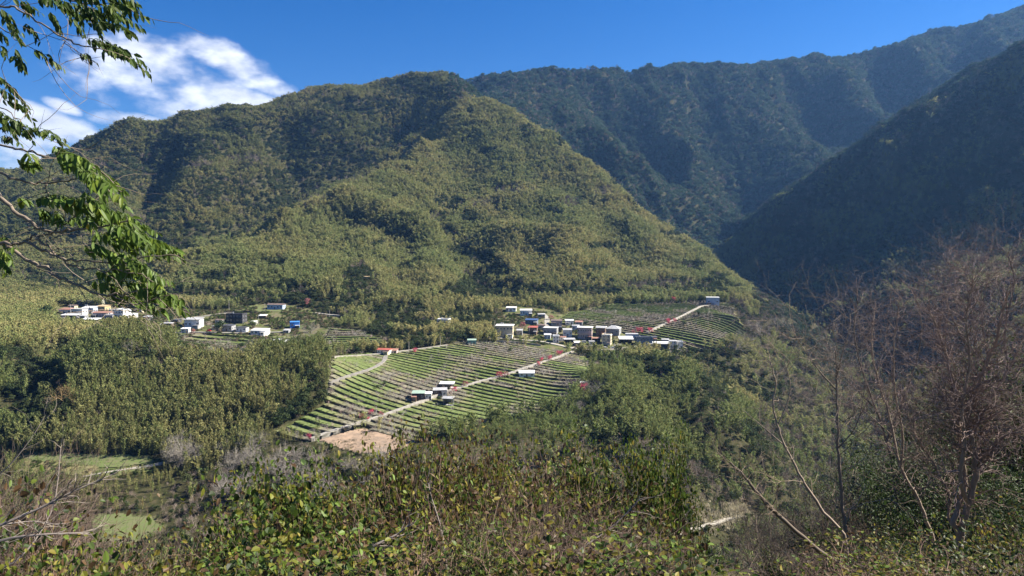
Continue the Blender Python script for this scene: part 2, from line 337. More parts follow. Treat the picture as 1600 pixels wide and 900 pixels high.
class MB:
    """collects pieces of one mesh"""
    def __init__(s): s.V = []; s.T = []; s.Q = []; s.n = 0; s.mt = []; s.mq = []; s.c = []
    def add(s, V, T=None, Q=None, m=0, c=(1, 1, 1)):
        V = np.asarray(V, float).reshape(-1, 3); s.V.append(V)
        if T is not None and len(T): s.T.append(np.asarray(T) + s.n); s.mt.append(np.full(len(T), m))
        if Q is not None and len(Q): s.Q.append(np.asarray(Q) + s.n); s.mq.append(np.full(len(Q), m))
        c = np.asarray(c, float); s.c.append(np.broadcast_to(c, (len(V), 3))); s.n += len(V)
    def box(s, x0, x1, y0, y1, z0, z1, m=0, c=(1, 1, 1)):
        s.add([(x0, y0, z0), (x1, y0, z0), (x1, y1, z0), (x0, y1, z0), (x0, y0, z1), (x1, y0, z1), (x1, y1, z1), (x0, y1, z1)],
              Q=[(0, 3, 2, 1), (4, 5, 6, 7), (0, 1, 5, 4), (1, 2, 6, 5), (2, 3, 7, 6), (3, 0, 4, 7)], m=m, c=c)
    def tube(s, P, r, k=5, m=0, c=(1, 1, 1)):
        P = np.asarray(P, float); n = len(P); r = np.broadcast_to(r, n)
        t = np.gradient(P, axis=0); t /= np.linalg.norm(t, axis=1)[:, None] + 1e-9
        ref = np.where(np.abs(t[:, 2:3]) > .9, [[1., 0, 0]], [[0, 0, 1.]])
        a = np.cross(t, ref); a /= np.linalg.norm(a, axis=1)[:, None] + 1e-9; b = np.cross(t, a)
        an = np.arange(k) * 2 * math.pi / k
        V = P[:, None] + r[:, None, None] * (np.cos(an)[None, :, None] * a[:, None] + np.sin(an)[None, :, None] * b[:, None])
        i = np.arange(n - 1)[:, None] * k; j = np.arange(k)[None]; j2 = (j + 1) % k
        Q = np.stack([i + j, i + j2, i + k + j2, i + k + j], -1).reshape(-1, 4)
        s.add(V.reshape(-1, 3), Q=Q, m=m, c=c)
    def leaves(s, P, D, N, L, Wd, m=0, c=None, droop=0.0):
        """pointed leaves: base point, direction, normal, length, width"""
        n = len(P)
        if n == 0: return
        D = D / (np.linalg.norm(D, axis=1)[:, None] + 1e-9)
        S = np.cross(D, N); S /= np.linalg.norm(S, axis=1)[:, None] + 1e-9; N = np.cross(S, D)
        L = np.broadcast_to(L, n)[:, None]; Wd = np.broadcast_to(Wd, n)[:, None]
        q1 = P + D * L * .28; q2 = P + D * L * .66 - N * L * droop * .4; tip = P + D * L - N * L * droop
        V = np.stack([P, q1 + S * Wd * .46 + N * Wd * .12, q2 + S * Wd * .40 + N * Wd * .10, tip, q2 - S * Wd * .40 + N * Wd * .10, q1 - S * Wd * .46 + N * Wd * .12, q1, q2], 1).reshape(-1, 3)
        i = np.arange(n)[:, None] * 8
        T = np.concatenate([i + [0, 1, 6], i + [0, 6, 5], i + [2, 3, 7], i + [7, 3, 4], i + [1, 2, 7], i + [1, 7, 6], i + [6, 7, 4], i + [6, 4, 5]])
        c = np.ones((n, 3)) if c is None else np.broadcast_to(c, (n, 3))
        s.add(V, T=T, m=m, c=np.repeat(c, 8, 0))
    def flakes(s, P, D, N, L, Wd, m=0, c=None):
        """small flat rhombic leaf clumps, two triangles each"""
        n = len(P); D = D / (np.linalg.norm(D, axis=1)[:, None] + 1e-9)
        S = np.cross(D, N); S /= np.linalg.norm(S, axis=1)[:, None] + 1e-9
        L = np.broadcast_to(L, n)[:, None]; Wd = np.broadcast_to(Wd, n)[:, None]
        V = np.stack([P - D * L * .5, P + S * Wd * .5, P + D * L * .5, P - S * Wd * .5], 1).reshape(-1, 3)
        Q = np.arange(n)[:, None] * 4 + [0, 1, 2, 3]
        c = np.ones((n, 3)) if c is None else np.broadcast_to(c, (n, 3))
        s.add(V, Q=Q, m=m, c=np.repeat(c, 4, 0))
    def mesh(s, name, mats=(), smooth=False, col=True):
        V = np.concatenate(s.V); F = []; mi = []
        if s.T: F.append(np.concatenate(s.T)); mi.append(np.concatenate(s.mt))
        if s.Q: F.append(np.concatenate(s.Q)); mi.append(np.concatenate(s.mq))
        return new_mesh(name, V, F, mats, np.concatenate(mi), np.concatenate(s.c) if col else None, smooth)
def unit(n, r=rng):
    v = r.normal(size=(n, 3)); return v / np.linalg.norm(v, axis=1)[:, None]

# ------------------------------------------------------------------ materials
def mat(name, col, rough=.8, spec=.3, metal=0, noise=None, noise_col=None, bump=0):
    m = bpy.data.materials.new(name); m.use_nodes = True; nt = m.node_tree; N = nt.nodes; L = nt.links
    b = N['Principled BSDF']; b.inputs['Roughness'].default_value = rough; b.inputs['Specular IOR Level'].default_value = spec; b.inputs['Metallic'].default_value = metal
    b.inputs['Base Color'].default_value = (*col, 1)
    if noise:
        tc = N.new('ShaderNodeTexCoord'); n = N.new('ShaderNodeTexNoise'); n.inputs['Scale'].default_value = noise; n.inputs['Detail'].default_value = 6; n.inputs['Roughness'].default_value = .65
        L.new(tc.outputs['Object'], n.inputs['Vector'])
        r = N.new('ShaderNodeValToRGB'); L.new(n.outputs['Fac'], r.inputs[0])
        r.color_ramp.elements[0].position = .35; r.color_ramp.elements[1].position = .68
        c2 = noise_col or tuple(v * .6 for v in col)
        r.color_ramp.elements[0].color = (*c2, 1); r.color_ramp.elements[1].color = (*col, 1)
        L.new(r.outputs[0], b.inputs['Base Color'])
        if bump:
            bp = N.new('ShaderNodeBump'); bp.inputs['Strength'].default_value = bump; L.new(n.outputs['Fac'], bp.inputs['Height']); L.new(bp.outputs[0], b.inputs['Normal'])
    return m
def leaf_mat(name, col=(1, 1, 1), tint=False, trans=.3, rough=.5, spec=.25, vcol=True):
    """leaf surface: colour x vertex tone x per-plant tint, light passes through partly"""
    m = bpy.data.materials.new(name); m.use_nodes = True; nt = m.node_tree; N = nt.nodes; L = nt.links; N.clear()
    out = N.new('ShaderNodeOutputMaterial'); b = N.new('ShaderNodeBsdfPrincipled'); t = N.new('ShaderNodeBsdfTranslucent'); mx = N.new('ShaderNodeMixShader')
    b.inputs['Roughness'].default_value = rough; b.inputs['Specular IOR Level'].default_value = spec
    src = None
    def mul(a, c):
        q = N.new('ShaderNodeMix'); q.data_type = 'RGBA'; q.blend_type = 'MULTIPLY'; q.inputs['Factor'].default_value = 1
        L.new(a, q.inputs['A']); L.new(c, q.inputs['B']); return q.outputs['Result']
    rgb = N.new('ShaderNodeRGB'); rgb.outputs[0].default_value = (*col, 1); src = rgb.outputs[0]
    if vcol:
        a = N.new('ShaderNodeAttribute'); a.attribute_name = 'tone'; src = mul(src, a.outputs['Color'])
    if tint:
        a = N.new('ShaderNodeAttribute'); a.attribute_name = 'tint'; a.attribute_type = 'INSTANCER'; src = mul(src, a.outputs['Color'])
    L.new(src, b.inputs['Base Color']); L.new(src, t.inputs['Color'])
    mx.inputs[0].default_value = trans; L.new(b.outputs[0], mx.inputs[1]); L.new(t.outputs[0], mx.inputs[2]); L.new(mx.outputs[0], out.inputs['Surface'])
    return m
M_FAR = leaf_mat('foliage', tint=True, trans=.32, rough=.75, spec=.1)
M_BARK = mat('bark', (.20, .16, .12), .9, .1, noise=3, noise_col=(.10, .08, .06))
M_TWIG = leaf_mat('twigs', tint=True, trans=0, rough=.85, spec=.08)

# ------------------------------------------------------------------ regions, from photograph outlines laid on the ground
def region(pts):
    return np.array([ground(px, py)[:2] for px, py in pts])
def inside(poly, x, y):
    c = np.zeros(np.shape(x), bool); n = len(poly)
    for i in range(n):
        x1, y1 = poly[i]; x2, y2 = poly[(i + 1) % n]
        if y1 == y2: continue
        k = ((y1 > y) != (y2 > y)) & (x < (x2 - x1) * (y - y1) / (y2 - y1) + x1)
        c ^= k
    return c
MAIN = region([(425, 676), (465, 656), (506, 634), (512, 600), (518, 566), (545, 553), (625, 549), (735, 534), (800, 537), (880, 550), (915, 556), (932, 570), (915, 592), (905, 612), (880, 640), (800, 652), (735, 668), (655, 690), (568, 667), (490, 690), (455, 684)])
BARE = region([(491, 691), (566, 669), (652, 688), (640, 700), (600, 712), (560, 712)])
UPPER = region([(868, 500), (890, 487), (960, 474), (1090, 472), (1140, 474), (1158, 500), (1165, 535), (1130, 545), (1075, 548), (1040, 535), (985, 523), (930, 512)])
MIDL = region([(500, 538), (515, 512), (560, 514), (620, 538), (600, 544), (545, 548), (515, 556)])
LEFTV = region([(262, 524), (330, 520), (440, 522), (505, 525), (478, 548), (410, 550), (380, 562), (330, 566), (275, 552)])
HOMES = region([(85, 510), (85, 478), (200, 480), (330, 486), (420, 474), (480, 480), (545, 498), (510, 530), (440, 530), (250, 526)])
HOMES2 = region([(765, 530), (765, 512), (782, 480), (845, 478), (880, 492), (985, 515), (1075, 536), (1078, 548), (1000, 551), (900, 552), (850, 545)])
VALL1 = region([(30, 712), (120, 710), (250, 718), (248, 738), (150, 752), (30, 745)])
VALL2 = region([(140, 806), (240, 806), (262, 822), (225, 848), (150, 845)])
WALLR = region([(640, 520), (700, 522), (765, 522), (765, 532), (690, 537), (640, 545), (605, 545)])
FARM = [MAIN, BARE, UPPER, MIDL, LEFTV, HOMES, HOMES2, VALL1, VALL2]
LOWG = region([(395, 690), (420, 672), (490, 690), (560, 705), (655, 692), (700, 690), (740, 672), (800, 655), (880, 645), (912, 612), (918, 592), (935, 570), (962, 566), (955, 600), (940, 640), (925, 690), (860, 712), (790, 722), (700, 728), (600, 730), (480, 715), (400, 705)])
TRK = region([(1025, 862), (1030, 838), (1060, 815), (1180, 792), (1200, 822), (1120, 862)])
BANKG = region([(-60, 705), (40, 712), (100, 709), (250, 716), (262, 722), (290, 740), (290, 800), (270, 850), (120, 852), (-60, 850)])
def farm(x, y):
    c = np.zeros(np.shape(x), bool)
    for p in FARM: c |= inside(p, x, y)
    return c
# dark evergreen clumps among the bamboo; the run left of the near crest also stands in for shade: (column, row, half width, half height)
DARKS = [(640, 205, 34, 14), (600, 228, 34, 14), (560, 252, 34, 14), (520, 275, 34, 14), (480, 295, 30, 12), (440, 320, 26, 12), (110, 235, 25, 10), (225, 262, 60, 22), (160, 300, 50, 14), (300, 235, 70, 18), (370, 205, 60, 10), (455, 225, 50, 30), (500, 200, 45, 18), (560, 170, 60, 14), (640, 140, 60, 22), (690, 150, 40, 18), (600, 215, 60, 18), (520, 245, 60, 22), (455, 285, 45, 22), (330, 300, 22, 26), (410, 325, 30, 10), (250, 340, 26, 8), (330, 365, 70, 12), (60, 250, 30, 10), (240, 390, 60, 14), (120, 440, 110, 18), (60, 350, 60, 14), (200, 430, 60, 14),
         (735, 180, 12, 8), (705, 322, 30, 14), (735, 345, 22, 16), (690, 315, 18, 12), (765, 240, 22, 8), (820, 205, 16, 10), (870, 225, 14, 8), (910, 315, 16, 8), (868, 335, 12, 8), (905, 240, 25, 6), (965, 290, 22, 8), (1000, 320, 20, 10), (1040, 345, 24, 12), (600, 355, 26, 12), (625, 370, 30, 12), (585, 385, 25, 8), (555, 345, 18, 8), (700, 365, 20, 10), (720, 395, 34, 14), (755, 410, 30, 14), (690, 345, 12, 14), (780, 430, 26, 16), (800, 455, 30, 12), (740, 455, 40, 20), (850, 400, 20, 8), (1050, 370, 22, 8), (1080, 420, 30, 14), (1120, 440, 26, 12), (940, 390, 30, 8), (870, 460, 60, 8), (930, 462, 60, 8), (560, 455, 30, 30), (480, 470, 60, 10), (380, 470, 60, 10), (300, 465, 60, 10), (440, 455, 50, 8), (520, 480, 50, 10), (620, 500, 50, 24), (600, 530, 40, 16), (740, 500, 50, 14), (430, 415, 22, 10), (1100, 455, 60, 8), (340, 440, 30, 10), (930, 425, 30, 8),
         (1090, 560, 60, 16), (1120, 600, 40, 40), (1030, 590, 26, 18), (1100, 650, 40, 40), (1140, 560, 40, 16), (1190, 610, 40, 20), (1160, 700, 40, 40), (1000, 570, 40, 8), (950, 560, 30, 6), (1010, 640, 16, 10), (950, 665, 12, 10), (970, 715, 20, 12),
         (480, 600, 26, 14), (495, 630, 22, 20), (460, 645, 28, 14), (430, 665, 26, 12), (210, 560, 30, 10), (250, 575, 40, 8), (450, 590, 22, 18), (40, 640, 70, 30), (60, 600, 40, 22), (20, 560, 30, 16), (390, 660, 36, 10), (90, 550, 25, 14), (640, 540, 36, 6), (690, 532, 60, 6)]
BARES = [(620, 230, 30, 4), (560, 285, 30, 4), (680, 195, 24, 4), (735, 155, 20, 4), (500, 312, 24, 4), (1230, 620, 40, 30), (1320, 560, 60, 30), (1400, 560, 60, 40), (1180, 700, 40, 40), (330, 310, 30, 8), (420, 290, 40, 10), (550, 240, 30, 10), (480, 320, 10, 6), (760, 320, 24, 8), (800, 300, 30, 8), (680, 345, 14, 10), (890, 320, 20, 8), (940, 300, 16, 8), (1050, 445, 30, 6), (1000, 450, 24, 6), (560, 420, 14, 10), (740, 430, 18, 14), (640, 400, 16, 8), (1130, 500, 50, 24), (1175, 520, 30, 24), (1210, 500, 30, 20), (1240, 530, 26, 24), (480, 530, 26, 8), (530, 555, 24, 6), (925, 610, 24, 10), (900, 540, 20, 4), (960, 545, 30, 5), (45, 570, 34, 14), (30, 640, 30, 12), (500, 580, 20, 8), (1000, 670, 12, 10), (1210, 600, 30, 16), (620, 440, 10, 8), (230, 345, 40, 12), (180, 260, 40, 8), (310, 260, 26, 8), (380, 250, 30, 8)]
def blobs(lst, px, py, d, jit):
    best = np.full(np.shape(px), -9.0)
    for (a, b, w, h) in lst:
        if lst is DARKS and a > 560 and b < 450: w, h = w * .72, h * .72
        k = 1 - np.sqrt(((px - a) / w) ** 2 + ((py - b) / h) ** 2)
        best = np.maximum(best, k)
    return best + jit
# ------------------------------------------------------------------ far plants: a few shapes, copied over the hills
def bamboo_plume(seed, n=150):
    r = np.random.default_rng(seed); mb = MB()
    for k in range(3):
        lean = r.normal(size=2) * 1.3; off = r.normal(size=2) * .8; H = r.uniform(9.5, 13)
        t = r.random(n // 2) ** .7
        w = 1.5 * np.sin(np.clip((t - .12) / .88, 0, 1) ** .8 * math.pi * .93) + .12
        a = r.random(n // 2) * 2 * math.pi; q = np.sqrt(r.random(n // 2))
        P = np.stack([off[0] + lean[0] * t ** 2.2 * 1.6 + np.cos(a) * w * q, off[1] + lean[1] * t ** 2.2 * 1.6 + np.sin(a) * w * q, H * (t - .12 * t ** 5)], -1)
        D = np.stack([np.cos(a) * .7, np.sin(a) * .7, r.normal(size=len(t)) * .5 - .15], -1)
        N = unit(len(t), r) + [0, 0, 1.2]
        c = (.62 + .55 * t[:, None]) * r.uniform(.75, 1.2, (len(t), 1)) * np.array([1, 1, 1])
        c = np.repeat(r.uniform(.8, 1.2, (len(t), 1)), 3, 1)
        c[:, 0] *= r.uniform(.9, 1.15, len(t))
        mb.flakes(P, D, N, r.uniform(.8, 1.5, len(t)), r.uniform(.35, .6, len(t)), c=c)
        tt = np.linspace(0, .9, 4)
        mb.tube(np.stack([off[0] + lean[0] * tt ** 2.2 * 1.6, off[1] + lean[1] * tt ** 2.2 * 1.6, H * tt], -1), .07, 3, c=(1.2, 1.2, .8))
    return mb.mesh('bamboo_plume', [M_FAR])
def leafy_crown(seed, n=300, fl=1.0):
    r = np.random.default_rng(seed); mb = MB()
    lobes = []
    for k in range(9):
        a = r.random() * 6.28; q = r.uniform(0, 3.3)
        lobes.append((math.cos(a) * q, math.sin(a) * q, r.uniform(3.6, 7.0) - q * .5, r.uniform(1.3, 2.3)))
    for (x, y, z, s) in lobes:
        m = int(n / 9); u = unit(m, r); u[:, 2] = np.abs(u[:, 2]) * .9 - .25 * r.random(m)
        P = np.array([x, y, z]) + u * s * r.uniform(.78, 1.08, (m, 1)) * [1, 1, .8]
        c = np.repeat(r.uniform(.75, 1.25, (m, 1)), 3, 1) * r.uniform(.85, 1.15)
        mb.flakes(P, unit(m, r), u + unit(m, r) * .6, r.uniform(.7, 1.3, m) * fl, r.uniform(.5, .9, m) * fl, c=c)
    mb.tube([(0, 0, -1), (0.1, 0, 2), (.2, .1, 4.6)], [.35, .28, .15], 5, c=(1.6, 1.1, 1.3))
    return mb.mesh('leafy_crown', [M_FAR])
def grow(mb, p, d, L, r0, depth, r, spread=.6, up=.25, kids=3, c=(1, 1, 1), k=4, wob=.18, tips=None, seg=4):
    """one limb and its branches"""
    P = [np.array(p, float)]; d = np.array(d, float); d /= np.linalg.norm(d)
    D = []
    for i in range(seg):
        d = d + r.normal(size=3) * wob + np.array([0, 0, up * .25]); d /= np.linalg.norm(d)
        D.append(d); P.append(P[-1] + d * L / seg)
    r1 = r0 * (.62 if depth > 0 else .35)
    mb.tube(P, np.linspace(r0, r1, seg + 1), k if depth > 0 else 3, c=np.array(c) * r.uniform(.85, 1.15))
    if tips is not None: tips.append((P[-1], d, depth))
    if depth == 0: return
    for j in range(kids + (r.random() < .5)):
        f = r.uniform(.35, 1.0) if j else 1.0
        i = min(seg, max(1, int(round(f * seg))))
        v = r.normal(size=3); v -= v.dot(D[i - 1]) * D[i - 1]; v /= np.linalg.norm(v)
        s = spread * r.uniform(.6, 1.25)
        grow(mb, P[i], D[i - 1] * math.cos(s) + v * math.sin(s), L * r.uniform(.55, .82), r0 * r.uniform(.45, .62), depth - 1, r, spread, up, kids, c, k, wob, tips, max(3, seg - 1))
def bare_tree_far(seed, H=7, thick=1.0, depth=4):
    r = np.random.default_rng(seed); mb = MB()
    for s in range(2):
        grow(mb, (r.normal() * .3, r.normal() * .3, -.5), (r.normal() * .35, r.normal() * .35, 1), H * .42, .16 * thick, depth, r, .62, .2, 3, c=(1, 1, 1), k=3)
    return mb.mesh('bare_tree', [M_TWIG])
def plum_small(seed):
    r = np.random.default_rng(seed); mb = MB()
    for s in range(5):
        a = s * 1.25 + r.random()
        grow(mb, (0, 0, .1), (math.cos(a) * .8, math.sin(a) * .8, 1), 1.2, .055, 2, r, .6, .3, 3, k=3, seg=3)
    return mb.mesh('plum_bush', [M_TWIG])
def protos(name, meshes):
    c = bpy.data.collections.new(name)
    for i, m in enumerate(meshes):
        o = bpy.data.objects.new('%s_%02d' % (name, i), m); c.objects.link(o)
    return c
BAM = [bamboo_plume(10 + i) for i in range(5)]
LEA = [leafy_crown(30 + i) for i in range(5)]
BAR = [bare_tree_far(50 + i) for i in range(4)]
PLU = [plum_small(70 + i) for i in range(4)]
def scatter(name, pts, idx, rot, scl, tint, coll, label, cat):
    """one object: the plants' positions, with the plant shapes set on them"""
    me = bpy.data.meshes.new(name); me.vertices.add(len(pts)); me.vertices.foreach_set('co', np.asarray(pts, np.float32).ravel())
    def att(n, t, d, key):
        a = me.attributes.new(n, t, 'POINT'); a.data.foreach_set(key, np.ascontiguousarray(d).ravel())
    att('idx', 'INT', idx.astype(np.int32), 'value'); att('rot', 'FLOAT_VECTOR', rot.astype(np.float32), 'vector'); att('scl', 'FLOAT_VECTOR', scl.astype(np.float32), 'vector')
    att('tint', 'FLOAT_COLOR', np.concatenate([tint, np.ones((len(pts), 1))], 1).astype(np.float32), 'color')
    o = bpy.data.objects.new(name, me); COL.objects.link(o)
    g = bpy.data.node_groups.new(name, 'GeometryNodeTree')
    g.interface.new_socket('Geometry', in_out='INPUT', socket_type='NodeSocketGeometry'); g.interface.new_socket('Geometry', in_out='OUTPUT', socket_type='NodeSocketGeometry')
    N = g.nodes; L = g.links; i = N.new('NodeGroupInput'); u = N.new('NodeGroupOutput'); s = N.new('GeometryNodeInstanceOnPoints'); ci = N.new('GeometryNodeCollectionInfo')
    ci.inputs['Collection'].default_value = coll; ci.inputs['Separate Children'].default_value = True; ci.inputs['Reset Children'].default_value = True
    def na(n, t):
        a = N.new('GeometryNodeInputNamedAttribute'); a.data_type = t; a.inputs['Name'].default_value = n
        return [q for q in a.outputs if q.enabled and q.name == 'Attribute'][0]
    er = N.new('FunctionNodeEulerToRotation')
    L.new(i.outputs[0], s.inputs['Points']); L.new(ci.outputs[0], s.inputs['Instance']); s.inputs['Pick Instance'].default_value = True
    L.new(na('idx', 'INT'), s.inputs['Instance Index']); L.new(na('rot', 'FLOAT_VECTOR'), er.inputs[0]); L.new(er.outputs[0], s.inputs['Rotation']); L.new(na('scl', 'FLOAT_VECTOR'), s.inputs['Scale'])
    L.new(s.outputs[0], u.inputs[0])
    md = o.modifiers.new('plants', 'NODES'); md.node_group = g
    return tag(o, label, cat, kind='stuff')

# ---- sample the visible hillsides
def sample():
    area_r = np.diff(RR); area_t = np.diff(TH)
    r_mid = (RR[:-1] + RR[1:]) / 2
    A = area_r[:, None] * area_t[None] * r_mid[:, None]
    z0 = ZG[:-1, :-1]
    sx = np.hypot((ZG[1:, :-1] - z0) / area_r[:, None], (ZG[:-1, 1:] - z0) / (area_t[None] * r_mid[:, None]))
    A = A * np.sqrt(1 + np.minimum(sx, 2.5) ** 2)
    keep = VIS[:-1, :-1] & (r_mid[:, None] > 235) & (r_mid[:, None] < 3760) & (np.abs(TH[:-1])[None] < R(41))
    sp = np.interp(r_mid, [235, 380, 600, 1000, 1700, 2600], [2.8, 2.7, 3.1, 3.5, 4.6, 6.6])   # spacing of the plants
    lam = np.where(keep, A / (sp[:, None] ** 2), 0)
    n = rng.poisson(lam); j, i = np.nonzero(n); k = n[j, i]; j = np.repeat(j, k); i = np.repeat(i, k)
    r = RR[j] + rng.random(len(j)) * area_r[j]; th = TH[i] + rng.random(len(i)) * area_t[i]
    x, y = np.sin(th) * r, np.cos(th) * r
    return x, y, height(x, y), np.interp(r, r_mid, sp)
X, Y, Z, SP = sample()
k = ~farm(X, Y); X, Y, Z, SP = X[k], Y[k], Z[k], SP[k]
PX, PY = to_pix(X, Y, Z)
DIST = np.hypot(X, Y)
n1 = fbm(X / 90, Y / 90, 60, 4); n2 = fbm(X / 35, Y / 35, 80, 3); n3 = rng.random(len(X)); n4 = fbm(X / 14, Y / 14, 90, 2)
jit = (n2 - .5) * .7 + (n4 - .5) * .5
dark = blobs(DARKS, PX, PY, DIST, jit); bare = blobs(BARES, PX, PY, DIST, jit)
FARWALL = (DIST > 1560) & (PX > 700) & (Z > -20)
RIGHT = (PX > 1115) & (DIST > 480) & ((X > 300) | (PX > 1290)) & (Y < 1650) & ((X - 0.37 * Y) > -20) & ~FARWALL & (DIST > 740 + np.clip((1300 - PX), 0, 400) * 1.0)
LEFTM = (DIST > 960) & (PX < 725) & ~((PY > np.interp(PX, [250, 290, 440, 490, 560, 610, 735], [425, 395, 345, 312, 285, 250, 152])) & (DIST < 1500) & (X > -480))
SPUR = (DIST < 620) & (PX < 545)
VALE = (DIST < 400) & (PY > 690)
kind = np.zeros(len(X), int)               # 0 bamboo, 1 evergreen, 2 leafless
p1 = np.full(len(X), .05); p2 = np.full(len(X), .05)
p1 = np.where(LEFTM, np.clip((n1 - .50) * 5 + .06, .04, .6), p1); p2 = np.where(LEFTM, .10, p2)
p1 = np.where(FARWALL, .80, p1); p2 = np.where(FARWALL, .20, p2)
p1 = np.where(RIGHT, .72, p1); p2 = np.where(RIGHT, np.clip((n2 - .45) * 4 + .12, .05, .5), p2)
p2 = np.where(SPUR, .015, p2); p1 = np.where(SPUR, .03, p1)
p1 = np.where(VALE, .35, p1); p2 = np.where(VALE, .60, p2)
low = (Z < -50) & (DIST > 630) & ~RIGHT & (PX > 240); p1 = np.where(low, .35, p1); p2 = np.where(low, .15, p2)
slopeR = (PX > 1180) & (DIST < 760) & ~RIGHT; p1 = np.where(slopeR, .28, p1); p2 = np.where(slopeR, .60, p2)
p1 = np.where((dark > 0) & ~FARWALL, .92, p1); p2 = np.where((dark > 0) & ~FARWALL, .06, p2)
p2 = np.where((bare > 0) & (dark <= 0), .75, p2)
bamR = RIGHT & (blobs([(1330, 350, 60, 26), (1430, 290, 60, 14), (1520, 400, 70, 50), (1440, 420, 60, 20), (1590, 120, 30, 30), (1250, 440, 50, 12), (1560, 330, 50, 30)], PX, PY, DIST, jit) > .1)
p1 = np.where(bamR, .35, p1); p2 = np.where(bamR, .08, p2)
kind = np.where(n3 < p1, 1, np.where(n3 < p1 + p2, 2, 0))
# crowns of trees stand wider apart than bamboo
thin = rng.random(len(X)); keep = np.where(kind == 1, thin < .50, np.where(kind == 2, thin < .6, True))
X, Y, Z, SP, PX, PY, DIST, kind, n1, n2, n4 = [q[keep] for q in (X, Y, Z, SP, PX, PY, DIST, kind, n1, n2, n4)]
FARWALL, RIGHT, LEFTM, SPUR, VALE = [q[keep] for q in (FARWALL, RIGHT, LEFTM, SPUR, VALE)]
n = len(X)
size = SP / 3.4 * rng.uniform(.65, 1.4, n) * (.8 + .4 * fbm(X / 25, Y / 25, 71, 2)) * np.interp(DIST, [700, 1000, 1500], [1, 1.05, 1.12])
hsc = np.where(kind == 0, rng.uniform(.8, 1.15, n) * np.interp(SP, [3, 5, 9], [.92, .95, 1.3]), size * .62)
scl = np.where((kind == 0)[:, None], np.stack([size * np.where(SPUR, .74, .95), size * np.where(SPUR, .74, .95), hsc * np.where(SPUR, 1.12, 1)], -1), np.stack([size * .78, size * .78, size * np.where(SPUR | VALE, .9, .66)], -1))
scl = np.where((kind == 2)[:, None], np.stack([size * .95, size * .95, size * .9], -1), scl)
_low = (inside(LOWG, X, Y) & (PX > 600)) | inside(TRK, X, Y) | inside(LOWG, X, Y) | inside(BANKG, X, Y)
scl = scl * np.where(_low, rng.uniform(.32, .68, n), 1)[:, None]
rot = np.stack([rng.normal(size=n) * .06, rng.normal(size=n) * .06, rng.random(n) * 6.28], -1)
u = rng.random((n, 1)); w = np.clip((n1 + n2 * .5 - .5) * 2, 0, 1)[:, None]
olive = np.array([.155, .170, .066]); gold = np.array([.215, .200, .085]); green = np.array([.085, .125, .036])
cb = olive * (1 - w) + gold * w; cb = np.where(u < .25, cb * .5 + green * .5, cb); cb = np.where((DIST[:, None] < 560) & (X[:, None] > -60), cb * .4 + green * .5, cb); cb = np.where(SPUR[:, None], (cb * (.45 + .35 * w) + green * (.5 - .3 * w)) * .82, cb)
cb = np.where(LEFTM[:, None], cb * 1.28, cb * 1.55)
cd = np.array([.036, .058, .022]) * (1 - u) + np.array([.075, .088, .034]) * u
cn = np.array([.20, .165, .14]) * (1 - u) + np.array([.15, .12, .095]) * u
cd = np.where(FARWALL[:, None], cd * [1.0, 1.25, 1.75], cd); cd = np.where(RIGHT[:, None], cd * [.8, .95, 1.3], cd)  # distance haze and the right slope's bluish shade put into the leaf tint
cn = cn * np.where(VALE[:, None], 1.5, 1.1)
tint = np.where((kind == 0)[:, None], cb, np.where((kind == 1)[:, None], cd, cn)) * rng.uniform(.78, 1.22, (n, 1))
pts = np.stack([X, Y, Z - .3], -1)
app = scl[:, 0] / DIST
print('plants', n, [(kind == q).sum() for q in range(3)], round(time.time() - T0, 1))
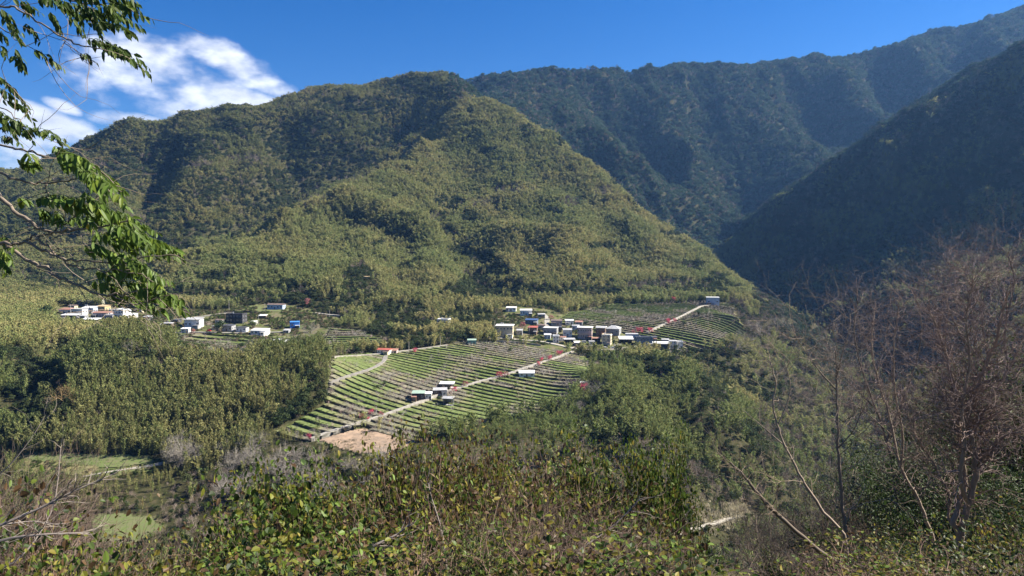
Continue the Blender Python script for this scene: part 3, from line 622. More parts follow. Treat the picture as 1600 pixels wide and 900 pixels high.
# those that show largest stand as plants of their own, the rest as one wood of each kind
SPEC = [('bamboo', BAM, 300, 'bamboo_forest', 'olive and yellow bamboo covering the lower hills and the mountain', 'bamboo forest'),
        ('evergreen_tree', LEA, 280, 'evergreen_forest', 'dark evergreen forest of the gullies, the far mountain wall and the shaded slope', 'forest'),
        ('leafless_tree', BAR, 220, 'leafless_forest', 'grey brown leafless trees scattered through the forest', 'bare trees')]
visible = np.zeros(n, bool)
_e = np.arctan2(Z + 6, DIST); _i = np.clip(np.searchsorted(TH, np.arctan2(X, Y)) - 1, 0, len(TH) - 1); _j = np.clip(np.searchsorted(RR, DIST) - 2, 0, len(RR) - 1)
_mx = np.maximum.accumulate(EL, axis=0)
visible = (_e > _mx[_j, _i]) & (PX > 15) & (PX < 1585) & (PY < 860) & (DIST > 300)
SPOTS = {}
for q, (nm, ms, cnt, fn, fl, fc) in enumerate(SPEC):
    sel = np.nonzero(kind == q)[0]
    cand = sel[visible[sel]]; top = cand[np.argsort(-app[cand])[:cnt]]
    SPOTS[nm] = top
    rest = np.setdiff1d(sel, top)
    scatter(fn, pts[rest], rng.integers(0, len(ms), len(rest)), rot[rest], scl[rest], tint[rest], protos(nm, ms), fl, fc)
    for i in top:
        o = bpy.data.objects.new(nm, ms[int(rng.integers(0, len(ms)))]); COL.objects.link(o)
        o.location = pts[i]; o.rotation_euler = rot[i]; o.scale = scl[i]; o['tint'] = [float(v) for v in tint[i]]
        side = 'spur' if PX[i] < 545 else 'slope'
        a_, b_ = PX[i], PY[i]
        if side == 'spur': where = ('on the left rim of the spur below the stacked cluster' if b_ < 590 and a_ < 250 else 'on the spur below the hipped barn' if b_ < 600 and a_ > 380 else 'on the brow of the spur below the village field' if b_ < 600 else 'at the foot of the spur behind the valley meadow' if b_ > 655 and a_ < 270 else
                 'at the right end of the spur beside the lowest terraces' if a_ > 430 and b_ < 690 else 'in the shaded gully at the left side of the spur' if a_ < 90 else 'midway down the face of the spur' if b_ <= 690 else 'on the wooded bank between the valley meadow and the bare field')
        else: where = ('beside the bare field at the front edge of the terraces' if a_ < 760 else 'on the bank below the front edge of the terraces' if a_ < 880 else 'just below the right end of the village' if b_ < 600 and a_ < 1080 else 'at the right edge of the main terraces' if a_ < 980 and b_ < 680 else
                 'low on the slope above the riverside track' if b_ > 720 and a_ < 1200 else 'halfway down the slope right of the terraces' if a_ < 1080 else 'in the side gully between the terraces and the knoll' if a_ < 1200 else 'on the gorge side behind the near bare trees')
        if q == 0: l = ('feathery olive bamboo clump ' + where, 'bamboo', 'bamboo ' + where) if side == 'spur' else ('green bamboo clump ' + where, 'bamboo', 'bamboo ' + where)
        elif q == 1: l = ('dark evergreen tree ' + where, 'tree', 'evergreens ' + where) if side == 'spur' else ('dark evergreen tree ' + where, 'tree', 'evergreens ' + where)
        else: l = ('grey leafless tree ' + where, 'tree', 'leafless trees ' + where) if side == 'spur' else ('grey leafless tree ' + where, 'tree', 'leafless trees ' + where)
        tag(o, *l)
# ------------------------------------------------------------------ the ground sheet
def ground_material():
    m = bpy.data.materials.new('hillside_soil'); m.use_nodes = True; nt = m.node_tree; N = nt.nodes; L = nt.links
    b = N['Principled BSDF']; b.inputs['Roughness'].default_value = .95; b.inputs['Specular IOR Level'].default_value = .05
    tc = N.new('ShaderNodeTexCoord')
    def noise(s, d=6):
        n = N.new('ShaderNodeTexNoise'); n.inputs['Scale'].default_value = s; n.inputs['Detail'].default_value = d; n.inputs['Roughness'].default_value = .7
        L.new(tc.outputs['Object'], n.inputs['Vector']); return n.outputs['Fac']
    def ramp(f, *st):
        r = N.new('ShaderNodeValToRGB'); L.new(f, r.inputs[0]); e = r.color_ramp.elements
        e[0].position, e[1].position = st[0][0], st[-1][0]; e[0].color = (*st[0][1], 1); e[1].color = (*st[-1][1], 1)
        for p, c in st[1:-1]:
            q = e.new(p); q.color = (*c, 1)
        return r.outputs[0]
    forest = ramp(noise(.35), (.3, (.022, .026, .012)), (.5, (.045, .045, .02)), (.7, (.085, .07, .04)))
    field = ramp(noise(.12, 8), (.32, (.05, .065, .022)), (.46, (.09, .105, .035)), (.54, (.13, .115, .065)), (.7, (.15, .125, .09)))
    a = N.new('ShaderNodeAttribute'); a.attribute_name = 'tone'
    sp = N.new('ShaderNodeSeparateColor'); L.new(a.outputs['Color'], sp.inputs[0])
    mx = N.new('ShaderNodeMix'); mx.data_type = 'RGBA'; L.new(sp.outputs['Red'], mx.inputs['Factor']); L.new(forest, mx.inputs['A']); L.new(field, mx.inputs['B'])
    L.new(mx.outputs['Result'], b.inputs['Base Color'])
    bp = N.new('ShaderNodeBump'); bp.inputs['Strength'].default_value = .5; bp.inputs['Distance'].default_value = .5; L.new(noise(1.2, 5), bp.inputs['Height']); L.new(bp.outputs[0], b.inputs['Normal'])
    return m
M_SOIL = ground_material()
def build_ground():
    ny, nx = ZG.shape
    fm = farm(GX, GY)
    Zm = ZG.copy()
    for p in (MAIN, UPPER, MIDL, LEFTV): Zm[inside(p, GX, GY)] -= 1.6
    V = np.stack([GX, GY, Zm], -1).reshape(-1, 3)
    idx = np.arange(ny * nx).reshape(ny, nx)
    q = np.stack([idx[:-1, :-1], idx[:-1, 1:], idx[1:, 1:], idx[1:, :-1]], -1).reshape(-1, 4)
    # close the sheet round the camera's feet
    col = np.zeros((ny * nx, 3)); col[:, 0] = fm.ravel()
    c = len(V); V = np.concatenate([V, [[0, -6, -1.7]]])
    col = np.concatenate([col, [[0, 0, 0]]])
    tr = np.stack([idx[0, :-1], np.full(nx - 1, c), idx[0, 1:]], -1)
    me = new_mesh('ground', V, [tr, q], [M_SOIL], None, col, smooth=True)
    return tag(link('ground', me), kind='structure')
build_ground()

# ------------------------------------------------------------------ terraces
M_GRASS = leaf_mat('terrace_grass', trans=0, rough=.95, spec=.03)
def terrace_mat():
    m = bpy.data.materials.new('terrace_soil'); m.use_nodes = True; nt = m.node_tree; N = nt.nodes; L = nt.links
    b = N['Principled BSDF']; b.inputs['Roughness'].default_value = .95; b.inputs['Specular IOR Level'].default_value = .03
    tc = N.new('ShaderNodeTexCoord'); a = N.new('ShaderNodeAttribute'); a.attribute_name = 'tone'
    n = N.new('ShaderNodeTexNoise'); n.inputs['Scale'].default_value = .45; n.inputs['Detail'].default_value = 8; n.inputs['Roughness'].default_value = .75; L.new(tc.outputs['Object'], n.inputs['Vector'])
    r = N.new('ShaderNodeValToRGB'); L.new(n.outputs['Fac'], r.inputs[0]); e = r.color_ramp.elements; e[0].position = .3; e[0].color = (.55, .55, .55, 1); e[1].position = .7; e[1].color = (1.4, 1.35, 1.3, 1)
    q = N.new('ShaderNodeMix'); q.data_type = 'RGBA'; q.blend_type = 'MULTIPLY'; q.inputs['Factor'].default_value = 1
    L.new(a.outputs['Color'], q.inputs['A']); L.new(r.outputs[0], q.inputs['B']); L.new(q.outputs['Result'], b.inputs['Base Color'])
    return m
M_TERR = terrace_mat()
M_STONE = mat('dry_stone', (.11, .10, .085), .95, .1, noise=1.5, noise_col=(.035, .035, .03), bump=.6)
ROWS = []            # (x, y, z, kind) along every tread, for planting
def terraces(name, poly, ang, pitch, lift=.35, seed=0, green=.5, step=3.0, hole=()):
    ca, sa = math.cos(R(ang)), math.sin(R(ang))       # rows run to the right and nearer
    u = np.array([ca, -sa]); v = np.array([sa, ca])
    s = poly @ u; t = poly @ v
    t0, t1 = t.min(), t.max(); nrow = int((t1 - t0) / pitch) + 1
    mb = MB(); r = np.random.default_rng(seed)
    for i in range(nrow):
        ss = np.arange(s.min(), s.max() + step, step)
        wig = lambda k: (fbm(ss / 45, np.full(len(ss), k * .13), seed, 3) - .5) * pitch * .6
        ta = t0 + i * pitch + wig(i); tb = t0 + (i + 1) * pitch + wig(i + 1)
        tm = (ta + tb) / 2
        cx, cy = u[0] * ss + v[0] * tm, u[1] * ss + v[1] * tm
        ok = inside(poly, cx, cy)
        for h in hole: ok &= ~inside(h, cx, cy)
        zz = height(cx, cy)
        zf = height(u[0] * ss + v[0] * (tm - pitch), u[1] * ss + v[1] * (tm - pitch))
        k = 0; rowg = r.random()
        while k < len(ss):
            if not ok[k]: k += 1; continue
            e = k
            while e + 1 < len(ss) and ok[e + 1]: e += 1
            if e - k >= 2:
                q = slice(k, e + 1); n = e + 1 - k
                A = np.stack([u[0] * ss[q] + v[0] * ta[q], u[1] * ss[q] + v[1] * ta[q]], -1)
                B = np.stack([u[0] * ss[q] + v[0] * tb[q], u[1] * ss[q] + v[1] * tb[q]], -1)
                zt = zz[q] + .1 + r.normal() * .1
                lowz = np.minimum(zf[q], zt - .6) - .8
                # green meadow or grey weeds, by stretches of the row
                g = fbm(ss[q] / 26 + r.random() * .4, np.full(n, i * .31), seed + 4, 3)
                g = np.clip((g - .5) * 4 + (rowg - .5) * .7 + green, 0, 1)[:, None]
                gr = np.array([.122, .155, .058]) * r.uniform(.75, 1.1); ol = np.array([.17, .175, .085]); gy = np.array([.175, .168, .125]) * r.uniform(.85, 1.1)
                cc = np.where(g > .5, ol + (gr - ol) * (g * 2 - 1), gy + (ol - gy) * g * 2)
                Va = np.concatenate([np.c_[A, zt + lift], np.c_[A + v * 1.0, zt + lift * .9], np.c_[B, zt]])
                j = np.arange(n - 1)
                mb.add(Va, Q=np.concatenate([np.stack([j, j + 1, n + j + 1, n + j], -1), np.stack([n + j, n + j + 1, 2 * n + j + 1, 2 * n + j], -1)]), m=0, c=np.concatenate([cc * .9, cc, cc]))
                Vr = np.concatenate([np.c_[A, zt + lift], np.c_[A - v * .12, lowz]])
                mb.add(Vr, Q=np.stack([j, n + j, n + j + 1, j + 1], -1), m=1)
                for f in np.arange(.3, 1, .42):
                    M = A * (1 - f) + B * f
                    ROWS.append(np.c_[M, zt + lift * (1 - f), g, np.full(n, DIST_W)])
                ROWS.append(np.c_[A + v * .25, zt + lift, g, np.full(n, -1)])
            k = e + 1
    return tag(link(name, mb.mesh(name, [M_TERR, M_STONE])), kind='structure')
DIST_W = 1
terraces('orchard_terraces', MAIN, 27, 6.0, .35, 3, .55, hole=(BARE,))
terraces('hillside_terraces', UPPER, 16, 7.0, .4, 5, .62, step=4)
terraces('garden_terraces', MIDL, 14, 7.0, .4, 9, .75)
terraces('village_field', LEFTV, 8, 12.0, .3, 11, .35)
RW = np.concatenate(ROWS)

def drape(name, pts, width, m, lift=.3, skirt=.6, kind='structure', step=4, jitter=0):
    """a strip laid over the ground along photograph points"""
    P = np.array([ground(*p) for p in pts])[:, :2]
    Q = []
    for a, b in zip(P[:-1], P[1:]):
        n = max(1, int(np.linalg.norm(b - a) / step))
        for i in range(n): Q.append(a + (b - a) * i / n)
    Q.append(P[-1]); Q = np.array(Q)
    for _ in range(3): Q[1:-1] = (Q[:-2] + 2 * Q[1:-1] + Q[2:]) / 4
    t = np.gradient(Q, axis=0); t /= np.linalg.norm(t, axis=1)[:, None]; nn = np.stack([t[:, 1], -t[:, 0]], -1)
    z = height(Q[:, 0], Q[:, 1]) + lift
    for _ in range(4): z[1:-1] = (z[:-2] + 2 * z[1:-1] + z[2:]) / 4
    wd = width / 2 * (1 + jitter * (vnoise(np.arange(len(Q)) * .4, np.zeros(len(Q)), 5) - .5))[:, None]
    A, B = Q - nn * wd, Q + nn * wd; n = len(Q)
    V = np.concatenate([np.c_[A, z], np.c_[B, z], np.c_[A, z - skirt], np.c_[B, z - skirt]]); j = np.arange(n - 1)
    F = [np.stack([j, j + 1, n + j + 1, n + j], -1), np.stack([j + 1, j, 2 * n + j, 2 * n + j + 1], -1), np.stack([n + j, n + j + 1, 3 * n + j + 1, 3 * n + j], -1)]
    me = new_mesh(name, V, [np.concatenate(F)[:, ::-1]], [m]); o = link(name, me)
    return tag(o, kind=kind), Q, z
M_CONC = mat('pale_concrete', (.42, .39, .34), .9, .2, noise=.5, noise_col=(.20, .185, .15), bump=.2)
M_DIRT = mat('dry_earth', (.38, .27, .185), .95, .05, noise=.22, noise_col=(.20, .155, .115), bump=.5)
M_GREY = mat('grey_track', (.30, .28, .25), .95, .1, noise=.5, noise_col=(.17, .16, .14))
PATHS = []
def path(*a, **k):
    k.setdefault('jitter', .5)
    o, q, z = drape(*a, **k); PATHS.append(q); return o
path('orchard_path', [(485, 687), (520, 675), (560, 662), (600, 650), (635, 637), (664, 627), (700, 612), (745, 598), (790, 587), (830, 573), (870, 560), (895, 550)], 3.0, M_CONC, lift=.85, skirt=2.2)
path('village_road', [(762, 527), (790, 530), (850, 534), (900, 546), (930, 548), (985, 542), (1050, 546), (1075, 548)], 5.0, M_CONC, lift=.4, skirt=1.5)
path('upper_path', [(1010, 521), (1030, 511), (1050, 502), (1075, 490), (1095, 479), (1112, 477)], 3.0, M_CONC, lift=.9, skirt=2.2)
path('garden_path', [(515, 600), (535, 591), (560, 584), (585, 576), (600, 566), (603, 557)], 2.8, M_GREY, lift=.8, skirt=2)
path('left_village_road', [(182, 507), (230, 521), (300, 519), (380, 521), (440, 519)], 5.0, M_GREY, lift=.4, skirt=1.6)
path('slope_track', [(235, 514), (270, 500), (320, 494), (370, 487)], 4.0, M_GREY, lift=.4, skirt=1.4)
path('hill_road', [(490, 489), (530, 493), (560, 496), (580, 498)], 4.5, M_CONC, lift=.4, skirt=1.5)
path('cross_path', [(628, 522), (680, 521), (740, 519), (770, 523)], 4.5, M_CONC, lift=.4, skirt=1.5)
path('house_track', [(520, 559), (560, 556), (610, 552), (640, 548), (700, 540)], 3.0, M_CONC, lift=.7, skirt=1.6)
path('lane', [(848, 490), (856, 498), (853, 508), (858, 516)], 4.0, M_CONC, lift=.4, skirt=1.5)
path('valley_path', [(130, 745), (155, 739), (185, 735), (215, 731), (245, 727), (262, 722)], 3.2, M_CONC, lift=.25, skirt=.6)
path('riverside_track', [(1040, 845), (1062, 832), (1085, 825), (1110, 818), (1140, 810), (1175, 806)], 3.6, M_CONC, lift=.5, skirt=.8, jitter=.8)
def patch(name, poly, m, lift=.3, cell=3.0):
    x0, y0 = poly.min(0); x1, y1 = poly.max(0)
    xs = np.arange(x0, x1 + cell, cell); ys = np.arange(y0, y1 + cell, cell); XX, YY = np.meshgrid(xs, ys)
    w = (fbm(XX / 9, YY / 9, 77, 2) - .5) * 5
    ok = inside(poly, XX + w, YY + w); idx = -np.ones(XX.shape, int); full = ok[:-1, :-1] & ok[1:, :-1] & ok[:-1, 1:] & ok[1:, 1:]
    ids = np.arange(XX.size).reshape(XX.shape)
    q = np.stack([ids[:-1, :-1], ids[:-1, 1:], ids[1:, 1:], ids[1:, :-1]], -1)[full]
    V = np.stack([XX, YY, height(XX, YY) + lift + fbm(XX / 6, YY / 6, 5, 2) * .12], -1).reshape(-1, 3)
    use = np.unique(q); re = np.zeros(len(V), int); re[use] = np.arange(len(use))
    return tag(link(name, new_mesh(name, V[use], [re[q]], [m], smooth=True)), kind='structure')
patch('bare_field', BARE, M_DIRT, .5, 1.2)
def field_mat(name, a, b, s):
    return mat(name, a, .95, .03, noise=s, noise_col=b, bump=.4)
M_MEAD = field_mat('meadow_turf', (.105, .15, .042), (.14, .13, .075), .4)
M_STRAW = field_mat('straw_turf', (.23, .19, .10), (.12, .13, .05), .2)
STR1 = region([(45, 714), (120, 709), (245, 716), (246, 725), (180, 731), (90, 724), (40, 720)])
STR2 = region([(38, 718), (90, 718), (170, 724), (140, 745), (70, 744), (32, 740)])
STR3 = region([(170, 738), (235, 731), (246, 736), (210, 743), (165, 746)])
patch('valley_meadow', STR1, M_MEAD, .33, .8); patch('fallow_strip', STR2, M_STRAW, .24, .8); patch('riverside_meadow', VALL2, M_MEAD, .45, .8); patch('lower_strip', STR3, M_MEAD, .42, .8)
HOUSEGREEN = region([(360, 486), (365, 478), (400, 476), (425, 484), (470, 484), (440, 490)]); patch('village_green', HOUSEGREEN, M_MEAD, .3, 4)

bx0, by0 = BARE.min(0); bx1, by1 = BARE.max(0); _bx = rng.uniform(bx0, bx1, 1600); _by = rng.uniform(by0, by1, 1600); _k = inside(BARE, _bx, _by) & ((fbm(_bx / 8, _by / 8, 12, 2) > .58) | (rng.random(1600) < .06)); _bx, _by = _bx[_k], _by[_k]
# ---- what grows on the terraces
def away_from_paths(x, y, d=3.2):
    ok = np.ones(len(x), bool)
    for q in PATHS:
        if len(q) < 2: continue
        m = np.full(len(x), 1e9)
        for a in q[::1]: m = np.minimum(m, (x - a[0]) ** 2 + (y - a[1]) ** 2)
        ok &= m > d * d
    return ok
k = away_from_paths(RW[:, 0], RW[:, 1]); RW = RW[k]
pl = RW[(RW[:, 4] == 1)]; keepp = rng.random(len(pl)) < np.clip(.75 - pl[:, 3] * .75, .06, .8); pl = pl[keepp]
n = len(pl); pl[:, :2] += rng.normal(size=(n, 2)) * .6
sz = rng.uniform(.8, 1.5, n)
pt = np.array([.33, .30, .265]) * rng.uniform(.7, 1.2, (n, 1)) * np.where(rng.random((n, 1)) < .25, [[1.1, .92, .93]], [[1, 1, 1]])
scatter('orchard_trees', pl[:, :3], rng.integers(0, 4, n), np.stack([np.zeros(n), np.zeros(n), rng.random(n) * 6.28], -1), np.stack([sz, sz, sz * .85], -1), pt, protos('plum', PLU), 'rows of low bare fruit trees on the terraces', 'orchard')
G3 = np.array([[.20, .17, .10]])
def tuft(seed):
    r = np.random.default_rng(seed); mb = MB(); n = 26
    P = np.c_[r.normal(size=(n, 2)) * .55, r.uniform(-.1, .25, n)]; D = np.c_[r.normal(size=(n, 2)) * .5, np.ones(n)]
    mb.flakes(P, D, unit(n, r), r.uniform(.5, 1.1, n), r.uniform(.12, .3, n), c=np.repeat(r.uniform(.7, 1.3, (n, 1)), 3, 1))
    return mb.mesh('grass_tuft', [M_FAR])
TUF = [tuft(i) for i in range(3)]
ed = RW[RW[:, 4] == -1]; rep = np.repeat(ed, 2, 0); n = len(rep); rep[:, :2] += rng.normal(size=(n, 2)) * [1.2, .5]
rep = rep[rng.random(n) < .75]; n = len(rep); sz = rng.uniform(.4, 1.0, n)
tt = np.where(rep[:, 3:4] > .5, [[.13, .18, .045]], [[.19, .16, .09]]) * rng.uniform(.6, 1.2, (n, 1))
rep = np.concatenate([rep, np.c_[_bx, _by, height(_bx, _by) + .5, np.full(len(_bx), .2), np.full(len(_bx), -1)]]); _s = rng.uniform(.3, .7, len(_bx)); sz = np.concatenate([sz, _s]); tt = np.concatenate([tt, G3 * rng.uniform(.5, 1.1, (len(_bx), 1))])
mid = RW[(RW[:, 4] == 1)]; mid = mid[rng.random(len(mid)) < .5]; m2 = len(mid); mid[:, :2] += rng.normal(size=(m2, 2)) * 1.2
tt = np.concatenate([tt, np.where(mid[:, 3:4] > .5, [[.14, .21, .045]], [[.20, .17, .11]]) * rng.uniform(.7, 1.2, (m2, 1))]); rep = np.concatenate([rep, mid]); sz = np.concatenate([sz, rng.uniform(.3, .7, m2)]); n = len(rep)
scatter('terrace_weeds', rep[:, :3], rng.integers(0, 3, n), np.stack([np.zeros(n), np.zeros(n), rng.random(n) * 6.28], -1), np.stack([sz * 1.3, sz * 1.3, sz * .8], -1), tt, protos('tuft', TUF), 'grass and weeds along the terrace edges', 'grass')
# ------------------------------------------------------------------ houses
def paint(name, c, rough=.85, **k):
    return mat(name, c, rough, .2, noise=.35, noise_col=tuple(v * .72 for v in c), **k)
WM = {'white': paint('white_plaster', (.76, .75, .71)), 'cream': paint('cream_plaster', (.62, .54, .38)), 'grey': paint('grey_render', (.34, .34, .34)), 'blue': paint('pale_blue_wall', (.40, .48, .60)),
      'bright': paint('bright_blue_sheet', (.06, .22, .62), .5), 'pink': paint('pinkish_tile_wall', (.52, .42, .40)), 'brown': paint('brown_board', (.16, .11, .08)), 'dark': paint('dark_board', (.06, .06, .065)), 'slate': paint('blue_grey_sheet', (.16, .21, .27)),
      'yellow': paint('yellow_plaster', (.50, .40, .22)), 'green': paint('green_sheet', (.18, .38, .33))}
RM = {'white': mat('white_roof_sheet', (.68, .68, .66), .5, .3, noise=.4, noise_col=(.62, .62, .60)), 'grey': mat('grey_roof_sheet', (.42, .42, .42), .6, .3, noise=.5, noise_col=(.28, .28, .28)), 'dark': mat('dark_roof_sheet', (.09, .095, .11), .6, .3, noise=.5, noise_col=(.05, .05, .055)),
      'red': mat('red_roof_sheet', (.42, .12, .09), .6, .3, noise=.5, noise_col=(.26, .08, .06)), 'orange': mat('rust_roof_sheet', (.36, .19, .14), .7, .2, noise=.6, noise_col=(.22, .13, .10)), 'bright': mat('blue_roof_sheet', (.07, .25, .70), .5, .3, noise=.5, noise_col=(.05, .18, .50)),
      'navy': mat('navy_roof_sheet', (.05, .09, .20), .5, .3), 'tan': mat('tan_roof', (.50, .38, .22), .7, .2, noise=.5, noise_col=(.36, .26, .15)), 'green': mat('pale_green_roof', (.32, .42, .34), .6, .3, noise=.5, noise_col=(.22, .3, .24)), 'brown': mat('brown_roof', (.20, .15, .13), .7, .2, noise=.5, noise_col=(.12, .09, .08))}
M_PANE = mat('dark_glass', (.02, .025, .03), .15, .5)
M_FRAME = mat('window_frame', (.45, .45, .45), .5, .3)
M_STEEL = mat('steel_tank', (.60, .61, .62), .3, .5, metal=.8)
M_WOOD = mat('weathered_wood', (.17, .13, .10), .9, .1)
_cache = {}
def window_mesh(w, h):
    k = ('w', round(w, 1), round(h, 1))
    if k not in _cache:
        mb = MB(); t = .1
        mb.box(-w / 2, w / 2, -.08, .02, h - t, h); mb.box(-w / 2, w / 2, -.12, .02, 0, t); mb.box(-w / 2, -w / 2 + t, -.08, .02, t, h - t); mb.box(w / 2 - t, w / 2, -.08, .02, t, h - t); mb.box(-t / 3, t / 3, -.07, .02, t, h - t)
        p = MB(); p.box(-w / 2 + t, w / 2 - t, -.04, .03, t, h - t)
        _cache[k] = (mb.mesh('window', [M_FRAME], col=False), p.mesh('pane', [M_PANE], col=False))
    return _cache[k]
def put_window(parent, x, y, z, w, h, rz):
    a, b = window_mesh(w, h)
    o = link('window', a, parent, (x, y, z), rz); link('pane', b, o)
def roof_mesh(kind, w, d, rise, over, th=.18):
    mb = MB(); X = w / 2 + over; Y = d / 2 + over
    if kind == 'flat': mb.box(-X, X, -Y, Y, 0, th + .1)
    elif kind == 'shed':
        r = rise; mb.add([(-X, -Y, 0), (X, -Y, 0), (X, Y, r), (-X, Y, r), (-X, -Y, th), (X, -Y, th), (X, Y, r + th), (-X, Y, r + th)], Q=[(0, 3, 2, 1), (4, 5, 6, 7), (0, 1, 5, 4), (1, 2, 6, 5), (2, 3, 7, 6), (3, 0, 4, 7)])
    elif kind in ('gable', 'hip'):
        g = X if kind == 'gable' else max(.3, X - Y * .8)
        top = [(-g, 0, rise + th), (g, 0, rise + th)]
        V = [(-X, -Y, 0), (X, -Y, 0), (X, Y, 0), (-X, Y, 0), (-X, -Y, th), (X, -Y, th), (X, Y, th), (-X, Y, th)] + top
        mb.add(V, Q=[(0, 3, 2, 1), (0, 1, 5, 4), (1, 2, 6, 5), (2, 3, 7, 6), (3, 0, 4, 7), (4, 5, 9, 8), (6, 7, 8, 9)], T=[(7, 4, 8), (5, 6, 9)])
    elif kind == 'arch':
        a = np.linspace(0, math.pi, 11); P = [(math.cos(t) * Y, math.sin(t) * rise) for t in a]; n = len(P)
        V = [(-X, p, q) for p, q in P] + [(X, p, q) for p, q in P]; Q = [(i, i + 1, n + i + 1, n + i) for i in range(n - 1)]
        mb.add(V, Q=Q); c = [(-X, 0, 0)] + [(-X, p, q) for p, q in P]; mb.add(c, T=[(0, i, i + 1) for i in range(1, n)]); c = [(X, 0, 0)] + [(X, p, q) for p, q in P]; mb.add(c, T=[(0, i + 1, i) for i in range(1, n)])
    return mb
def house(px, py, wpx, hpx, depth, yaw, roof, wall, rmat, label, name='house', cat='house', floors=1, nwin=3, side=2, rise=1.2, over=.4, tank=0, parapet=False, open_front=False, balcony=False, group=None):
    g = ground(px, py); dist = g[1]; s = dist / F
    yaw = R(yaw + rng.uniform(-9, 9)); w = .97 * wpx * s / max(.6, math.cos(yaw) + depth * 0.02); h = hpx * s
    rf = rise if roof in ('gable', 'hip', 'shed', 'arch') else .3
    hw = max(2.3, h - rf * .8)
    e = empty(name, (g[0], g[1] + depth / 2, height(g[0], g[1] + depth * .3) + .1), yaw); tag(e, label, cat, group)
    if not open_front:
        b = MB(); b.box(-w / 2, w / 2, -depth / 2, depth / 2, -2.5, hw)
        for f in range(1, floors): z = hw * f / floors; b.box(-w / 2 - .12, w / 2 + .12, -depth / 2 - .12, depth / 2 + .12, z - .12, z + .1)
        if parapet: 
            for (x0, x1, y0, y1) in ((-w / 2, w / 2, -depth / 2, -depth / 2 + .2), (-w / 2, w / 2, depth / 2 - .2, depth / 2), (-w / 2, -w / 2 + .2, -depth / 2 + .2, depth / 2 - .2), (w / 2 - .2, w / 2, -depth / 2 + .2, depth / 2 - .2)): b.box(x0, x1, y0, y1, hw + .28, hw + .95)
    else:
        b = MB(); b.box(-w / 2, w / 2, depth / 2 - .15, depth / 2, -2, hw); b.box(-w / 2, -w / 2 + .15, -depth / 4, depth / 2 - .15, -2, hw); b.box(-w / 2, w / 2, -depth / 2, depth / 2 - .2, -2, .05)
        for k in range(4): x = -w / 2 + .2 + k * (w - .4) / 3; link('post', _post(hw), e, (x, -depth / 2 + .2, 0))
    link('wall', b.mesh('wall', [WM[wall]], col=False), e)
    rm = roof_mesh(roof, w, depth, rf, over); ro = link('roof', rm.mesh('roof', [RM[rmat]], col=False), e, (0, 0, hw + .003))
    if not open_front:
        fh = hw / floors; ww = min(1.6, w / (nwin + 1) * .6); wh = min(1.4, fh * .42)
        for f in range(floors):
            z = f * fh + fh * .38
            for k in range(nwin):
                x = -w / 2 + w * (k + .5) / nwin
                if f == 0 and k == nwin // 2:
                    d = MB(); d.box(-.5, .5, -.08, .02, 0, min(2.1, fh * .8)); link('door', d.mesh('door', [WM['brown']], col=False), e, (x, -depth / 2, .02)); continue
                put_window(e, x, -depth / 2, z, ww, wh, 0)
            for k in range(side): put_window(e, w / 2, -depth / 2 + depth * (k + .5) / side, z, 1.2, wh, R(90))
        if balcony:
            for f in range(1, floors):
                bb = MB(); y = -depth / 2; bb.box(-w / 2, w / 2, y - 1.3, y - .13, f * fh - .1, f * fh + .05); bb.box(-w / 2, w / 2, y - 1.3, y - 1.2, f * fh + .05, f * fh + .95)
                link('balcony', bb.mesh('balcony', [WM[wall]], col=False), e)
    if not open_front and w > 7 and rng.random() < .7:      # lean-to beside or before the house
        aw = w * rng.uniform(.25, .45); ad = rng.uniform(2.2, 3.5); ah = min(hw * .8, rng.uniform(2.1, 2.8)); ax = rng.choice([-1, 1]) * (w / 2 - aw / 2)
        am = MB(); am.box(ax - aw / 2, ax + aw / 2, -depth / 2 - ad, -depth / 2 - .15, -2, ah); link('annex', am.mesh('annex', [WM[str(rng.choice(['white', 'grey', 'dark', 'brown', 'cream']))]], col=False), e)
        ar = MB(); ar.box(ax - aw / 2 - .3, ax + aw / 2 + .3, -depth / 2 - ad - .5, -depth / 2 - .14, ah + .003, ah + .13); link('annex_roof', ar.mesh('annex_roof', [RM[str(rng.choice(['white', 'grey', 'grey', 'dark', 'orange', 'brown']))]], col=False), e)
        put_window(e, ax, -depth / 2 - ad, ah * .35, min(1.5, aw * .5), ah * .4, 0)
    for k in range(tank):
        t = MB(); a = np.linspace(0, 2 * math.pi, 13)[:-1]; zz = [0, 0.02, 1.5, 1.75]; rr = [.02, .6, .6, .1]
        V = [(math.cos(q) * r_, math.sin(q) * r_, z) for z, r_ in zip(zz, rr) for q in a]; Q = [(i * 12 + j, i * 12 + (j + 1) % 12, i * 12 + 12 + (j + 1) % 12, i * 12 + 12 + j) for i in range(3) for j in range(12)]
        t.add(V, Q=Q); link('water_tank', t.mesh('water_tank', [M_STEEL], col=False), e, (-w * .25 + k * 1.6, depth * .15, hw + .3 + (rf * .5 if roof != 'flat' else 0)))
    return e
def _post(h):
    k = ('p', round(h, 1))
    if k not in _cache: m = MB(); m.box(-.09, .09, -.09, .09, -1, h); _cache[k] = m.mesh('post', [M_WOOD], col=False)
    return _cache[k]
H = house
